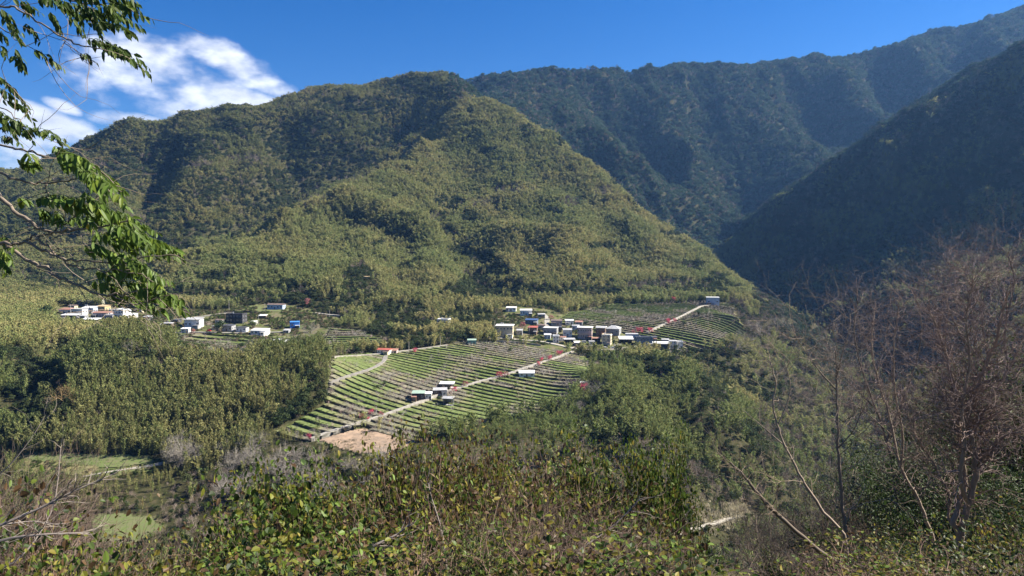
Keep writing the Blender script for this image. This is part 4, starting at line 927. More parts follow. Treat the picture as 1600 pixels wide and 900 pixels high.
# left village, the stacked cluster on its terrace
H(102, 491, 25, 9, 8, -8, 'hip', 'white', 'orange', 'white house with faded pink hipped roof at the left end of the stacked cluster', rise=1.6, nwin=3)
H(121, 492, 24, 9, 7, -8, 'flat', 'white', 'grey', 'low white flat roofed house just right of the faded pink roof in the stacked cluster', nwin=4)
H(131, 479, 25, 9, 9, -8, 'shed', 'dark', 'dark', 'dark roofed house at the top left of the stacked village cluster', nwin=3)
H(154, 478, 17, 8, 7, -8, 'flat', 'white', 'white', 'small bright white house topping the stacked village cluster', nwin=3, parapet=True)
H(158, 487, 20, 9, 8, -8, 'shed', 'yellow', 'tan', 'yellow walled house with a tan roof in the middle of the stacked cluster', nwin=4, rise=.8)
H(137, 490, 22, 10, 7, -8, 'shed', 'blue', 'white', 'pale blue house with a white sheet roof left of the yellow house', nwin=3, tank=1)
H(157, 497, 30, 9, 8, -8, 'gable', 'pink', 'orange', 'long house with a rust red roof below the yellow house', nwin=5)
H(189, 507, 19, 22, 9, -10, 'flat', 'white', 'white', 'white three storey house with balconies at the right end of the stacked cluster', floors=3, nwin=3, parapet=True, balcony=True, tank=1)
H(170, 507, 17, 14, 8, -8, 'flat', 'grey', 'grey', 'grey two storey house against the white three storey one', floors=2, nwin=3, tank=1)
H(107, 500, 30, 8, 7, -8, 'shed', 'dark', 'white', 'long shaded house with a white roof edge at the foot of the stacked cluster', nwin=4, rise=.7)  # dark wall colour stands in for the shadow on this house
H(138, 508, 31, 9, 8, -6, 'shed', 'brown', 'white', 'open fronted brown barn with a thin pale roof below the stacked cluster', name='barn', cat='barn', open_front=True, rise=.8)
H(219, 488, 18, 5, 6, -6, 'shed', 'dark', 'grey', 'low grey roofed shed among dark trees right of the stacked cluster', name='shed', cat='shed', nwin=2)
# middle of the left plateau
H(300, 513, 29, 14, 9, -6, 'shed', 'white', 'grey', 'wide grey roofed house with a white gable end beside the pale blossom tree', nwin=4, rise=1.1, over=.8)
H(246, 520, 16, 5, 6, 0, 'shed', 'brown', 'grey', 'low brown hut with a grey roof on the roadside left of the wide grey roof', name='shed', cat='shed', nwin=2, rise=.5)
H(288, 521, 13, 7, 6, 0, 'shed', 'white', 'white', 'small white roofed shed below the house with the wide grey roof', name='shed', cat='shed', nwin=2, rise=.5)
H(367, 505, 33, 13, 9, -5, 'flat', 'dark', 'dark', 'dark two storey house with a flat roof and washing behind the dark tree', floors=2, nwin=5, parapet=True, balcony=True, tank=1)
H(355, 518, 20, 9, 7, -4, 'shed', 'grey', 'dark', 'grey hut with a dark roof left of the small white cabin', nwin=3, rise=.5)
H(377, 519, 19, 7, 6, -4, 'flat', 'white', 'dark', 'small white cabin with a dark roof beside the long white shed', nwin=3)
H(404, 524, 30, 8, 9, -4, 'shed', 'white', 'white', 'long low shed with a bright white roof left of the hipped barn', name='shed', cat='shed', nwin=4, rise=1.0)
H(431, 546, 30, 15, 12, -3, 'hip', 'brown', 'grey', 'dark open barn with big grey hipped roof at the top of the bamboo spur', name='barn', cat='barn', open_front=True, rise=2.0, over=1.0)
H(430, 484, 30, 8, 8, -4, 'gable', 'blue', 'brown', 'long pale blue and white house on the green meadow above the village', nwin=5, rise=1.0)
H(459, 513, 16, 9, 7, 6, 'shed', 'bright', 'bright', 'bright blue metal cabin standing alone above the terraces', name='cabin', cat='cabin', nwin=2, rise=.3, over=.15)
H(600, 554, 23, 8, 7, -4, 'gable', 'white', 'red', 'small white farmhouse with a bright red roof at the back edge of the terraces', nwin=4, rise=.9)
H(568, 438, 19, 5, 6, 0, 'shed', 'brown', 'tan', 'lonely tan roofed hut high in the bamboo of the mountain slope', name='hut', cat='hut', nwin=3, rise=.5)
H(693, 517, 21, 17, 9, -6, 'flat', 'white', 'grey', 'white three storey house standing alone against the dark wood', floors=3, nwin=4, side=2, tank=1, parapet=True)
H(737, 539, 15, 7, 6, 8, 'shed', 'green', 'green', 'small shed with a pale green roof on the top terrace', name='shed', cat='shed', nwin=2, rise=.4)
H(789, 528, 33, 18, 12, -6, 'flat', 'cream', 'white', 'large cream villa with a wide white roof at the left end of the right village', floors=2, nwin=5, side=3, tank=2, over=.9)
H(799, 487, 18, 6, 7, -4, 'shed', 'white', 'white', 'small white house on the left of the uppermost row of the right village', nwin=3, rise=.6)
H(822, 494, 22, 9, 8, -4, 'shed', 'white', 'white', 'white house with a long white roof in the uppermost row of the right village', nwin=5, rise=.7)
H(831, 507, 22, 7, 7, -4, 'shed', 'slate', 'navy', 'low house with a navy blue roof below the uppermost row', nwin=4, rise=.7)
H(833, 522, 16, 10, 7, -4, 'shed', 'brown', 'red', 'brown house with a red roof right of the cream villa', nwin=3, rise=.7)
H(870, 509, 20, 8, 7, -4, 'gable', 'pink', 'brown', 'house with a long brown roof above the white roofed rows', nwin=4, rise=1)
H(890, 508, 15, 7, 7, -4, 'shed', 'white', 'white', 'short white roofed extension right of the brown roof', nwin=2, rise=.5)
H(861, 524, 25, 11, 8, -6, 'flat', 'grey', 'white', 'grey house with a flat white roof in the second row of the right village', nwin=4, floors=1)
H(869, 536, 11, 10, 7, -6, 'flat', 'white', 'white', 'small white cube house on the lane at the terrace edge', nwin=2, floors=2, parapet=True)
H(887, 527, 16, 11, 8, -6, 'shed', 'white', 'grey', 'white house under a grey sheet roof left of the pinkish villa', nwin=3, floors=1, rise=.6)
H(915, 531, 27, 18, 10, -6, 'flat', 'pink', 'white', 'big pinkish two storey villa with a white roof in the middle of the right village', floors=2, nwin=6, side=3, balcony=True, over=.8)
H(890, 539, 20, 8, 7, -4, 'shed', 'dark', 'grey', 'low dark workshop under a grey roof in front of the pinkish villa', name='workshop', cat='workshop', nwin=2, open_front=True, rise=.5)
H(940, 526, 17, 14, 9, -6, 'gable', 'brown', 'grey', 'brown walled house with a grey gabled roof behind the white tower house', floors=2, nwin=3, rise=1.3)
H(960, 524, 26, 12, 12, -20, 'hip', 'grey', 'grey', 'grey house with a broad sloping hipped roof behind the white tower house', nwin=3, rise=2.6)
H(932, 536, 15, 7, 5, -4, 'shed', 'dark', 'orange', 'low stall with a rust orange awning roof left of the white tower house', name='stall', cat='stall', open_front=True, rise=.5)
H(949, 540, 16, 15, 8, -8, 'flat', 'cream', 'white', 'narrow cream three storey tower house on the village road', floors=3, nwin=2, side=2, parapet=True, tank=1)
H(979, 540, 26, 11, 9, -6, 'shed', 'dark', 'white', 'dark garage under a white roof with an orange strip', name='garage', cat='garage', open_front=True, rise=1.6)
H(988, 532, 22, 9, 7, -6, 'flat', 'blue', 'grey', 'pale blue house behind the roof with the orange strip', nwin=4)
H(1007, 543, 30, 14, 9, -6, 'flat', 'slate', 'dark', 'blue grey two storey house with a dark flat roof left of the arched barn', floors=2, nwin=5, parapet=True, tank=1)
H(1033, 547, 31, 10, 9, -5, 'arch', 'dark', 'white', 'long barn with a bright white arched roof near the right end of the village', name='barn', cat='barn', nwin=3, rise=1.6)
H(1052, 545, 12, 11, 7, -6, 'flat', 'white', 'grey', 'small white house with a flat roof between the arched barn and the end house', nwin=2, floors=2)
H(1063, 546, 11, 10, 7, -6, 'flat', 'white', 'white', 'last white house at the right end of the village', nwin=2, floors=1, parapet=True)
H(1115, 477, 23, 12, 9, -4, 'flat', 'blue', 'white', 'lone white building with bluish shaded walls at the top of the right terraces', floors=1, nwin=3, parapet=False)  # blue wall colour stands in for bluish shade on the front
H(823, 590, 28, 8, 7, -4, 'arch', 'white', 'white', 'white tunnel roofed store beside the orchard path', name='store_shed', cat='shed', nwin=3, rise=1.8)
H(911, 604, 11, 6, 5, -4, 'gable', 'grey', 'grey', 'tiny grey hut behind the magenta tree at the terrace edge', name='hut', cat='hut', nwin=2, rise=.6)
H(653, 626, 22, 11, 7, -2, 'shed', 'dark', 'green', 'dark store with a pale green roof left of the orchard path', name='store_shed', cat='shed', nwin=3, rise=.4)
H(669, 626, 11, 10, 6, -2, 'flat', 'white', 'white', 'white cabin between the pale green roof and the orchard path', name='cabin', cat='cabin', nwin=2)
H(698, 607, 25, 7, 6, -2, 'shed', 'white', 'white', 'long white roofed shelter behind the orchard farmhouse', name='shelter', cat='shelter', open_front=True, rise=.5)
H(687, 618, 24, 8, 6, -2, 'shed', 'brown', 'grey', 'low farmhouse with a grey roof in the middle of the orchard', nwin=3, rise=.5)
H(700, 634, 17, 12, 6, -4, 'gable', 'grey', 'grey', 'small open pavilion with pale posts right of the orchard path', name='pavilion', cat='pavilion', open_front=True, rise=.9)
for i, (a, b, w_, h_, rf, wl, rc, l) in enumerate([
    (880, 533, 9, 6, 'gable', 'white', 'orange', 'tiny white shed with a rust roof just right of the small white cube house'), (902, 541, 10, 6, 'shed', 'grey', 'white', 'little grey shed with a white roof beside the dark workshop'), (925, 540, 9, 6, 'flat', 'white', 'grey', 'little white kiosk under the orange awning stall'),
    (966, 546, 12, 6, 'shed', 'dark', 'grey', 'small dark shed in front of the garage with the orange strip'), (846, 516, 12, 8, 'gable', 'cream', 'brown', 'small cream house with a brown roof right of the red roofed one'), (812, 524, 10, 8, 'shed', 'grey', 'grey', 'grey shed touching the right side of the cream villa'),
    (872, 518, 12, 7, 'gable', 'brown', 'dark', 'small dark gabled house behind the second row'), (900, 517, 12, 8, 'gable', 'white', 'grey', 'white gabled house behind the pinkish villa'), (998, 548, 13, 5, 'shed', 'brown', 'white', 'low brown shed with a white roof below the blue grey house'), (1020, 534, 14, 7, 'gable', 'grey', 'dark', 'grey gabled house behind the blue grey one'),
    (127, 500, 14, 7, 'gable', 'grey', 'grey', 'small grey gabled house low in the stacked cluster'), (148, 505, 12, 7, 'flat', 'white', 'white', 'tiny white flat house low in the stacked cluster'), (112, 484, 12, 7, 'gable', 'cream', 'brown', 'small cream gabled house high in the stacked cluster'), (175, 492, 12, 8, 'flat', 'white', 'grey', 'small white box house left of the three storey one, high up'), (205, 497, 14, 6, 'shed', 'white', 'white', 'low white shed right of the three storey house'),
    (336, 516, 12, 6, 'flat', 'cream', 'grey', 'tiny cream hut right of the red car'), (395, 508, 10, 5, 'shed', 'white', 'white', 'tiny white hut under the street lamp pole'), (615, 553, 12, 5, 'shed', 'pink', 'orange', 'low pink lean house joined to the red roofed farmhouse'), (706, 520, 14, 4, 'shed', 'white', 'white', 'low white shelter right of the white three storey house'), (846, 497, 12, 6, 'gable', 'grey', 'grey', 'small grey gabled house right of the uppermost row'),
    (262, 511, 13, 6, 'gable', 'brown', 'grey', 'small brown gabled hut on the slope left of the wide grey roof'), (275, 505, 10, 5, 'shed', 'dark', 'dark', 'tiny black hut on the slope above the brown gabled one'), (342, 506, 12, 6, 'gable', 'white', 'brown', 'small white house with a brown roof left of the dark two storey house'), (410, 498, 12, 5, 'shed', 'brown', 'white', 'tiny brown hut with a white roof in the trees below the meadow'), (447, 521, 10, 5, 'shed', 'grey', 'grey', 'tiny grey tool hut below the bright blue cabin'),
    (230, 500, 14, 5, 'shed', 'dark', 'grey', 'low black hut between the stacked cluster and the slope track'), (856, 530, 11, 7, 'gable', 'white', 'white', 'white gabled hut left of the small white cube house'), (942, 518, 14, 7, 'gable', 'white', 'white', 'white gabled house behind the brown walled one'), (905, 509, 12, 6, 'shed', 'grey', 'orange', 'grey hut with a rust roof right of the white extension'), (1040, 537, 12, 6, 'gable', 'grey', 'grey', 'grey gabled hut behind the arched barn')]):
    H(a, b, w_, h_, 5, -5, rf, wl, rc, l, name='small_house', cat='small house', nwin=2, side=1, rise=.8)
# retaining walls
def wall_strip(pts, h, label, m):
    o, q, z = drape('retaining_wall', pts, .5, m, lift=h, skirt=h + 1.2, kind=None)
    PATHS_W.append(q); return tag(o, label, 'wall')
PATHS_W = []
wall_strip([(178, 512), (205, 517), (235, 521), (262, 523)], 1.8, 'dark stone retaining wall below the road of the left village', M_STONE)
wall_strip([(85, 503), (120, 506), (150, 510)], 1.4, 'grey retaining wall at the foot of the stacked village cluster', M_GREY)
wall_strip([(765, 533), (800, 536), (845, 541)], 1.6, 'pale retaining wall along the road below the cream villa', M_CONC)
wall_strip([(960, 549), (1010, 550), (1060, 551)], 1.4, 'pale retaining wall under the right end of the village road', M_CONC)
wall_strip([(350, 489), (385, 488), (410, 490)], 1.5, 'dark stone wall below the green meadow of the left village', M_STONE)

# ------------------------------------------------------------------ poles
M_POLE = mat('concrete_pole', (.42, .40, .37), .9, .1)
def pole(px, py, hpx, label, lamp=False, thick=.16):
    g = ground(px, py); h = max(6, hpx * g[1] / F)
    e = empty('utility_pole', tuple(g), R(20)); tag(e, label, 'utility pole', 'poles of the two villages')
    m = MB(); m.tube([(0, 0, -.5), (0, 0, h)], [thick * 1.2, thick * .8], 6); link('pole', m.mesh('pole', [M_POLE], col=False), e)
    m = MB()
    if lamp: m.tube([(0, 0, h - .1), (.9, 0, h + .25), (1.9, 0, h + .3)], .05, 5); link('lamp_arm', m.mesh('lamp_arm', [M_POLE], col=False), e); m = MB(); m.box(1.6, 2.4, -.15, .15, h + .16, h + .24); link('lamp_head', m.mesh('lamp_head', [RM['white']], col=False), e)
    else:
        m.box(-1.1, 1.1, -.09, .09, h - 1.0, h - .85); m.box(-.8, .8, -.09, .09, h - 1.9, h - 1.75); link('crossarm', m.mesh('crossarm', [M_WOOD], col=False), e)
    return g + [0, 0, h - .9]
PO = [(111, 498, 23, 'pole in front of the long shaded house of the stacked cluster'), (176, 506, 28, 'pole in front of the grey two storey house of the stacked cluster'), (301, 481, 15, 'slim pole at the wood edge above the left village'),
      (358, 486, 18, 'tall pole at the left end of the green meadow'), (414, 488, 14, 'pole beside the long pale blue house'), (404, 508, 17, 'street lamp pole right of the dark two storey house'), (539, 497, 17, 'pole on the hill road against the dark wood'), (515, 496, 11, 'short pole on the hill road, left of a taller one'),
      (639, 548, 15, 'pole beside the pink tree at the back of the terraces'), (688, 541, 16, 'pale pole below the white three storey house'), (740, 527, 18, 'pole on the cross path right of the white three storey house'), (773, 515, 14, 'pole behind the cream villa'),
      (827, 522, 13, 'pole beside the red roofed brown house'), (708, 634, 14, 'white pole right of the open pavilion'), (682, 612, 12, 'pole above the orchard farmhouse'), (845, 560, 12, 'pole among pink trees on the orchard path'), (1012, 536, 12, 'pole at the blue grey two storey house'), (588, 650, 10, 'pole by the pink trees near the bare field')]
TOPS = []
for i, (a, b, c, l) in enumerate(PO): TOPS.append(pole(a, b, c, l, lamp=(i in (5, 2)) or False))
M_WIRE = mat('black_wire', (.03, .03, .03), .6, .2)
def wire(i, j):
    a, b = TOPS[i], TOPS[j]; t = np.linspace(0, 1, 14)[:, None]; P = a * (1 - t) + b * t; P[:, 2] -= 4 * np.linalg.norm(a - b) * .025 * (t * (1 - t))[:, 0]
    m = MB(); m.tube(P, .03, 3); tag(link('power_line', m.mesh('power_line', [M_WIRE], col=False)), WIRES[(i, j)], 'power line')
WIRES = {(0, 1): 'sagging wire between the two poles of the stacked cluster', (3, 4): 'sagging wire across the green meadow of the left village', (7, 6): 'sagging wire between the two poles of the hill road', (9, 10): 'sagging wire from the pale pole to the cross path'}
for ij in WIRES: wire(*ij)

# ------------------------------------------------------------------ blossom trees and village trees
def leafy_parts(seed, n, R0, H, fl, mat_, lobes=7, low=.35):
    r = np.random.default_rng(seed); tr = MB(); tips = []
    for k in range(3): grow(tr, (0, 0, -.3), (r.normal() * .3, r.normal() * .3, 1), H * .5, .035 * H, 2, r, .6, .1, 3, k=5, tips=tips)
    mb = MB()
    for k in range(lobes):
        a = r.random() * 6.28; q = R0 * r.uniform(0, .7); c = np.array([math.cos(a) * q, math.sin(a) * q, H * r.uniform(low + .12, .82)]); s = R0 * r.uniform(.35, .6)
        m = n // lobes; u = unit(m, r); P = c + u * s * r.uniform(.5, 1.1, (m, 1)) * [1, 1, .8]
        mb.flakes(P, unit(m, r), u + unit(m, r) * .7, r.uniform(.6, 1.3, m) * fl, r.uniform(.5, .9, m) * fl, c=np.repeat(r.uniform(.7, 1.3, (m, 1)), 3, 1) * r.uniform(.85, 1.15))
    return tr.mesh('trunk', [M_BARK]), mb.mesh('crown', [mat_])
M_PINK = leaf_mat('blossom', (.60, .085, .16), trans=.25, rough=.8, spec=.05)
M_PALEP = leaf_mat('dull_blossom', (.42, .17, .17), trans=.25, rough=.8, spec=.05)
M_EVER = leaf_mat('evergreen_leaves', (.05, .08, .025), tint=False, trans=.2, rough=.6, spec=.2)
M_MID = leaf_mat('mid_green_leaves', (.10, .14, .035), tint=False, trans=.25, rough=.6, spec=.15)
CH = [leafy_parts(100 + i, 520, 2.6, 4.6, .32, M_PINK, low=.2) for i in range(2)]; CH2 = [leafy_parts(110, 420, 2.6, 4.6, .34, M_PALEP, low=.2)]
EVT = [leafy_parts(120 + i, 700, 4.2, 9, .7, M_EVER, lobes=9) for i in range(3)]; MIT = [leafy_parts(130 + i, 600, 3.4, 6, .6, M_MID, lobes=8, low=.1) for i in range(2)]
def plant(name, kit, px, py, hpx, Hn, label, cat, group=None, sx=1.0):
    g = ground(px, py); s = hpx * g[1] / F / Hn
    e = empty(name, (g[0], g[1], g[2] + .2), rng.random() * 6.28); e.scale = (s * sx, s * sx, s); tag(e, label, cat, group)
    link('trunk', kit[0], e); link('crown', kit[1], e); return e
PK = [(484, 686, 9, 0, 'small magenta tree at the lower end of the orchard path'), (566, 654, 9, 0, 'left one of two round magenta trees above the bare field'), (580, 648, 9, 0, 'upper right one of the two round magenta trees above the bare field'), (575, 656, 5, 0, 'tiny magenta bush below the two round magenta trees'), (595, 650, 8, 1, 'dull pink tree beside the pole near the bare field'),
      (709, 613, 9, 0, 'magenta tree behind the open pavilion'), (727, 604, 10, 1, 'dull red tree on the orchard path above the farmhouse'), (781, 590, 10, 0, 'pink tree on the orchard path left of the white tunnel roof'), (791, 589, 9, 1, 'dull pink tree touching the left end of the white tunnel roof'),
      (841, 571, 7, 0, 'small pink tree just above the tunnel roofed store on the path'), (846, 565, 7, 0, 'small pink tree on the path beside the orchard pole'), (859, 563, 8, 0, 'pink tree midway between the store and the village on the path'), (874, 556, 9, 0, 'pink tree on the path just below the village'),
      (905, 545, 6, 1, 'dull pink tree left of the village road end'), (913, 545, 6, 1, 'dull pink tree right of another at the village road end'), (910, 611, 13, 0, 'large magenta tree at the right edge of the terraces'), (999, 521, 10, 0, 'crimson tree at the foot of the upper path'), (1016, 520, 9, 0, 'pink tree right of the crimson tree on the upper path'), (989, 522, 8, 1, 'dull pink tree left of the crimson tree'),
      (1045, 506, 9, 0, 'crimson tree halfway up the upper path'), (1054, 503, 6, 0, 'small pink tree above the halfway crimson tree'), (861, 499, 8, 1, 'dull pink tree beside the village lane'), (817, 512, 10, 1, 'dull pink tree behind the red roofed brown house'), (648, 551, 8, 0, 'round magenta tree at the back edge of the main terraces'),
      (684, 501, 9, 1, 'dull red tree left behind the white three storey house'), (759, 525, 7, 0, 'pink bush at the road before the cream villa'), (479, 478, 13, 1, 'dull red tree at the dark wood edge above the hill road'), (1053, 470, 7, 0, 'low pink tree at the top edge of the right terraces'), (303, 520, 7, 1, 'dull pink tree beside the wide grey roofed house')]
for a, b, h, k, l in PK: plant('blossom_tree', (CH2[0] if k else CH[int(rng.integers(2))]), a, b + 1, h * 1.15, 4.6, l, 'blossom tree', 'pink blossom trees of the valley')
VT = [(73, 500, 26, 0, 'big round dark tree left of the stacked village cluster'), (345, 520, 22, 0, 'tall dark tree between the wide grey roof and the dark house'), (470, 500, 12, 0, 'dark tree behind the bright blue cabin'), (395, 512, 12, 1, 'green tree right of the dark two storey house'), (385, 513, 10, 1, 'green bush at the corner of the dark two storey house'),
      (1091, 494, 10, 0, 'dark round bush on the upper right terraces'), (1069, 508, 8, 0, 'small dark bush beside the upper path'), (855, 519, 8, 1, 'green bush between the lane and the second row'), (895, 514, 9, 1, 'green tree beside the white roofed extension'), (915, 509, 9, 0, 'dark tree above the pinkish villa'), (930, 549, 12, 0, 'dark tree on the village road end'), (889, 543, 9, 1, 'leafy bush in front of the dark workshop'),
      (842, 534, 9, 1, 'olive tree right of the cream villa'), (686, 627, 11, 0, 'dark tree between the farmhouse and the pavilion'), (601, 603, 9, 0, 'dark shrub in the middle of the left terraces'), (590, 606, 7, 0, 'low dark shrub left of another in the left terraces'), (535, 545, 11, 0, 'dark shrub on the small garden terraces'), (1035, 549, 8, 0, 'dark bush below the arched barn'), (205, 508, 12, 0, 'dark tree right of the white three storey village house'),
      (440, 512, 11, 1, 'green tree left of the bright blue cabin'), (425, 508, 10, 1, 'bushy green tree above the long white shed'), (325, 512, 11, 2, 'pale blossom tree beside the wide grey roofed house'), (376, 546, 14, 0, 'dark shrub left of the hipped barn'), (485, 518, 10, 1, 'green tree above the bamboo spur right of the blue cabin'), (268, 502, 10, 0, 'dark tree on the slope left of the wide grey roof'), (245, 500, 9, 1, 'green bush above the village road'), (760, 548, 6, 1, 'small yellow green bush on the top terrace'), (797, 548, 7, 1, 'yellow green bush below the cream villa'),
      (740, 637, 7, 0, 'dark shrub on the lower terraces right of the pavilion'), (805, 607, 7, 0, 'dark shrub on the terrace below the tunnel roofed store'), (870, 592, 7, 0, 'dark shrub on the right part of the main terraces'), (980, 478, 9, 1, 'bright green shrub at the top edge of the right terraces'), (945, 482, 9, 1, 'wide green shrub at the upper left of the right terraces')]
M_PALE = leaf_mat('pale_blossom', (.45, .36, .30), trans=.1, rough=.9, spec=.05); PAL = leafy_parts(140, 500, 3.4, 5, .3, M_PALE)
for a, b, h, k, l in VT:
    kit = EVT[int(rng.integers(3))] if k == 0 else MIT[int(rng.integers(2))] if k == 1 else PAL
    plant('village_tree' if h > 9 else 'shrub', kit, a, b + 1, h, (9, 6, 5)[k], l, 'tree' if h > 9 else 'shrub', sx=1.15)

# ------------------------------------------------------------------ vehicles
def car(px, py, paintc, label, van=False, rz=0):
    g = ground(px, py); e = empty('parked_car', (g[0], g[1], g[2] + .45), R(rz)); tag(e, label, 'car')
    prof = [(-2.1, .35), (-2.15, .8), (-1.3, .95), (-.7, 1.45), (1.0, 1.45), (1.9, .95), (2.15, .85), (2.1, .35)] if not van else [(-2.2, .35), (-2.25, 1.0), (-1.7, 1.15), (-1.3, 1.85), (2.1, 1.9), (2.2, .35)]
    n = len(prof); V = [(x, -.85, z) for x, z in prof] + [(x, .85, z) for x, z in prof]
    b = MB(); b.add(V, Q=[(i, i + 1, n + i + 1, n + i) for i in range(n - 1)] + [(n - 1, 0, n, 2 * n - 1)]); c0 = np.mean(prof, 0)
    for y, o in ((-.85, 0), (.85, 1)):
        b.add([(c0[0], y, c0[1])] + [(x, y, z) for x, z in prof], T=[(0, 1 + i, 1 + (i + 1) % n) for i in range(n)])
    pm = mat('car_paint', paintc, .3, .5); link('body', b.mesh('body', [pm], col=False), e)
    w = MB(); zt = 1.36 if not van else 1.7
    w.box(-.85 if not van else -1.2, 1.1 if not van else 1.8, -.87, .87, 1.0, zt); link('side_window', w.mesh('side_window', [M_PANE], col=False), e)
    for x in (-1.35, 1.35):
        for y in (-.8, .8):
            t = MB(); t.tube([(x, y - .1, .33), (x, y + .1, .33)], .33, 12); a = np.linspace(0, 6.283, 13)[:-1]
            for yy in (y - .1, y + .1): t.add([(x, yy, .33)] + [(x + .33 * math.cos(q), yy, .33 + .33 * math.sin(q)) for q in a], T=[(0, 1 + i, 1 + (i + 1) % 12) for i in range(12)])
            link('wheel', t.mesh('wheel', [WM['dark']], col=False), e)
car(326, 519, (.5, .02, .03), 'small red car parked beside the pale blossom tree', rz=8)
car(945, 545, (.75, .75, .75), 'white car parked before the cream tower house', rz=5)
car(958, 545, (.6, .62, .64), 'silver car parked right of the white one on the village road', rz=5)
car(922, 544, (.7, .7, .7), 'white van parked by the orange awning stall', van=True, rz=-10)
car(912, 537, (.72, .72, .72), 'white van parked below the pinkish villa', van=True, rz=0)

# ------------------------------------------------------------------ undergrowth of the farmed ground
def undergrowth():
    n = 85000; x = rng.uniform(-420, 330, n); y = rng.uniform(290, 830, n)
    ok = farm(x, y)
    for p in (MAIN, BARE, UPPER, MIDL): ok &= ~inside(p, x, y)
    ok &= fbm(x / 18, y / 18, 33, 3) > .47
    x, y = x[ok], y[ok]
    k = away_from_paths(x, y, 3.5); x, y = x[k], y[k]
    hs = np.array([(o.location.x, o.location.y) for o in COL.objects if o.parent is None and o.get('category') in ('house', 'barn', 'shed', 'cabin', 'garage', 'workshop', 'stall', 'hut', 'car')])
    for a in hs: k = (np.abs(x - a[0]) > 9) | (y - a[1] > 7) | (y - a[1] < -9); x, y = x[k], y[k]
    n = len(x); s = rng.uniform(.16, .46, n); s = np.where(inside(VALL2, x, y) | inside(STR1, x, y), s * .3, s); t = np.where(rng.random((n, 1)) < .6, [[.07, .10, .03]], [[.16, .13, .08]]) * rng.uniform(.7, 1.3, (n, 1))
    scatter('village_undergrowth', np.c_[x, y, height(x, y) - s * 1.2], rng.integers(0, 5, n), np.c_[np.zeros((n, 2)), rng.random(n) * 6.28], np.c_[s, s, s * .8], t, protos('bush', LEA), 'low shrubs and weeds between the houses and fields', 'undergrowth')
undergrowth()
_x = rng.uniform(-330, -140, 30000); _y = rng.uniform(290, 420, 30000)
_k = (inside(STR1, _x, _y) | inside(STR2, _x, _y) | inside(STR3, _x, _y) | inside(VALL2, _x, _y) | inside(VALL1, _x, _y)); _x, _y = _x[_k], _y[_k]; _k = away_from_paths(_x, _y, 2.2) & (rng.random(len(_x)) < .25 + (fbm(_x / 10, _y / 10, 51, 3) > .5) * .6); _x, _y = _x[_k], _y[_k]; _n = len(_x); _s = rng.uniform(.3, .8, _n)
scatter('meadow_tufts', np.c_[_x, _y, height(_x, _y) + .25], rng.integers(0, 3, _n), np.c_[np.zeros((_n, 2)), rng.random(_n) * 6.28], np.c_[_s * 1.4, _s * 1.4, _s * .6], np.where(rng.random((_n, 1)) < .65, [[.11, .16, .045]], [[.19, .17, .09]]) * rng.uniform(.6, 1.2, (_n, 1)), protos('meadow', TUF), 'short grass tufts of the valley meadows', 'grass')
print('village', round(time.time() - T0, 1))
# ------------------------------------------------------------------ plants near the camera
M_LEAF = leaf_mat('near_leaves', (.8, .8, .8), trans=.38, rough=.5, spec=.22)
M_LEAFM = leaf_mat('matt_leaves', trans=.3, rough=.6, spec=.2)
M_BRANCH = leaf_mat('branch_bark', (1, 1, 1), trans=0, rough=.85, spec=.12)
G_ = lambda *c: np.array(c)
def V3(px, py, Y): return np.array(at(px, py, Y))
def smooth_line(P, n=4):
    P = np.asarray(P, float); out = []
    for i in range(len(P) - 1):
        p0 = P[max(i - 1, 0)]; p1 = P[i]; p2 = P[i + 1]; p3 = P[min(i + 2, len(P) - 1)]
        for t in np.arange(n) / n: out.append(.5 * ((2 * p1) + (-p0 + p2) * t + (2 * p0 - 5 * p1 + 4 * p2 - p3) * t * t + (-p0 + 3 * p1 - 3 * p2 + p3) * t ** 3))
    out.append(P[-1]); return np.array(out)

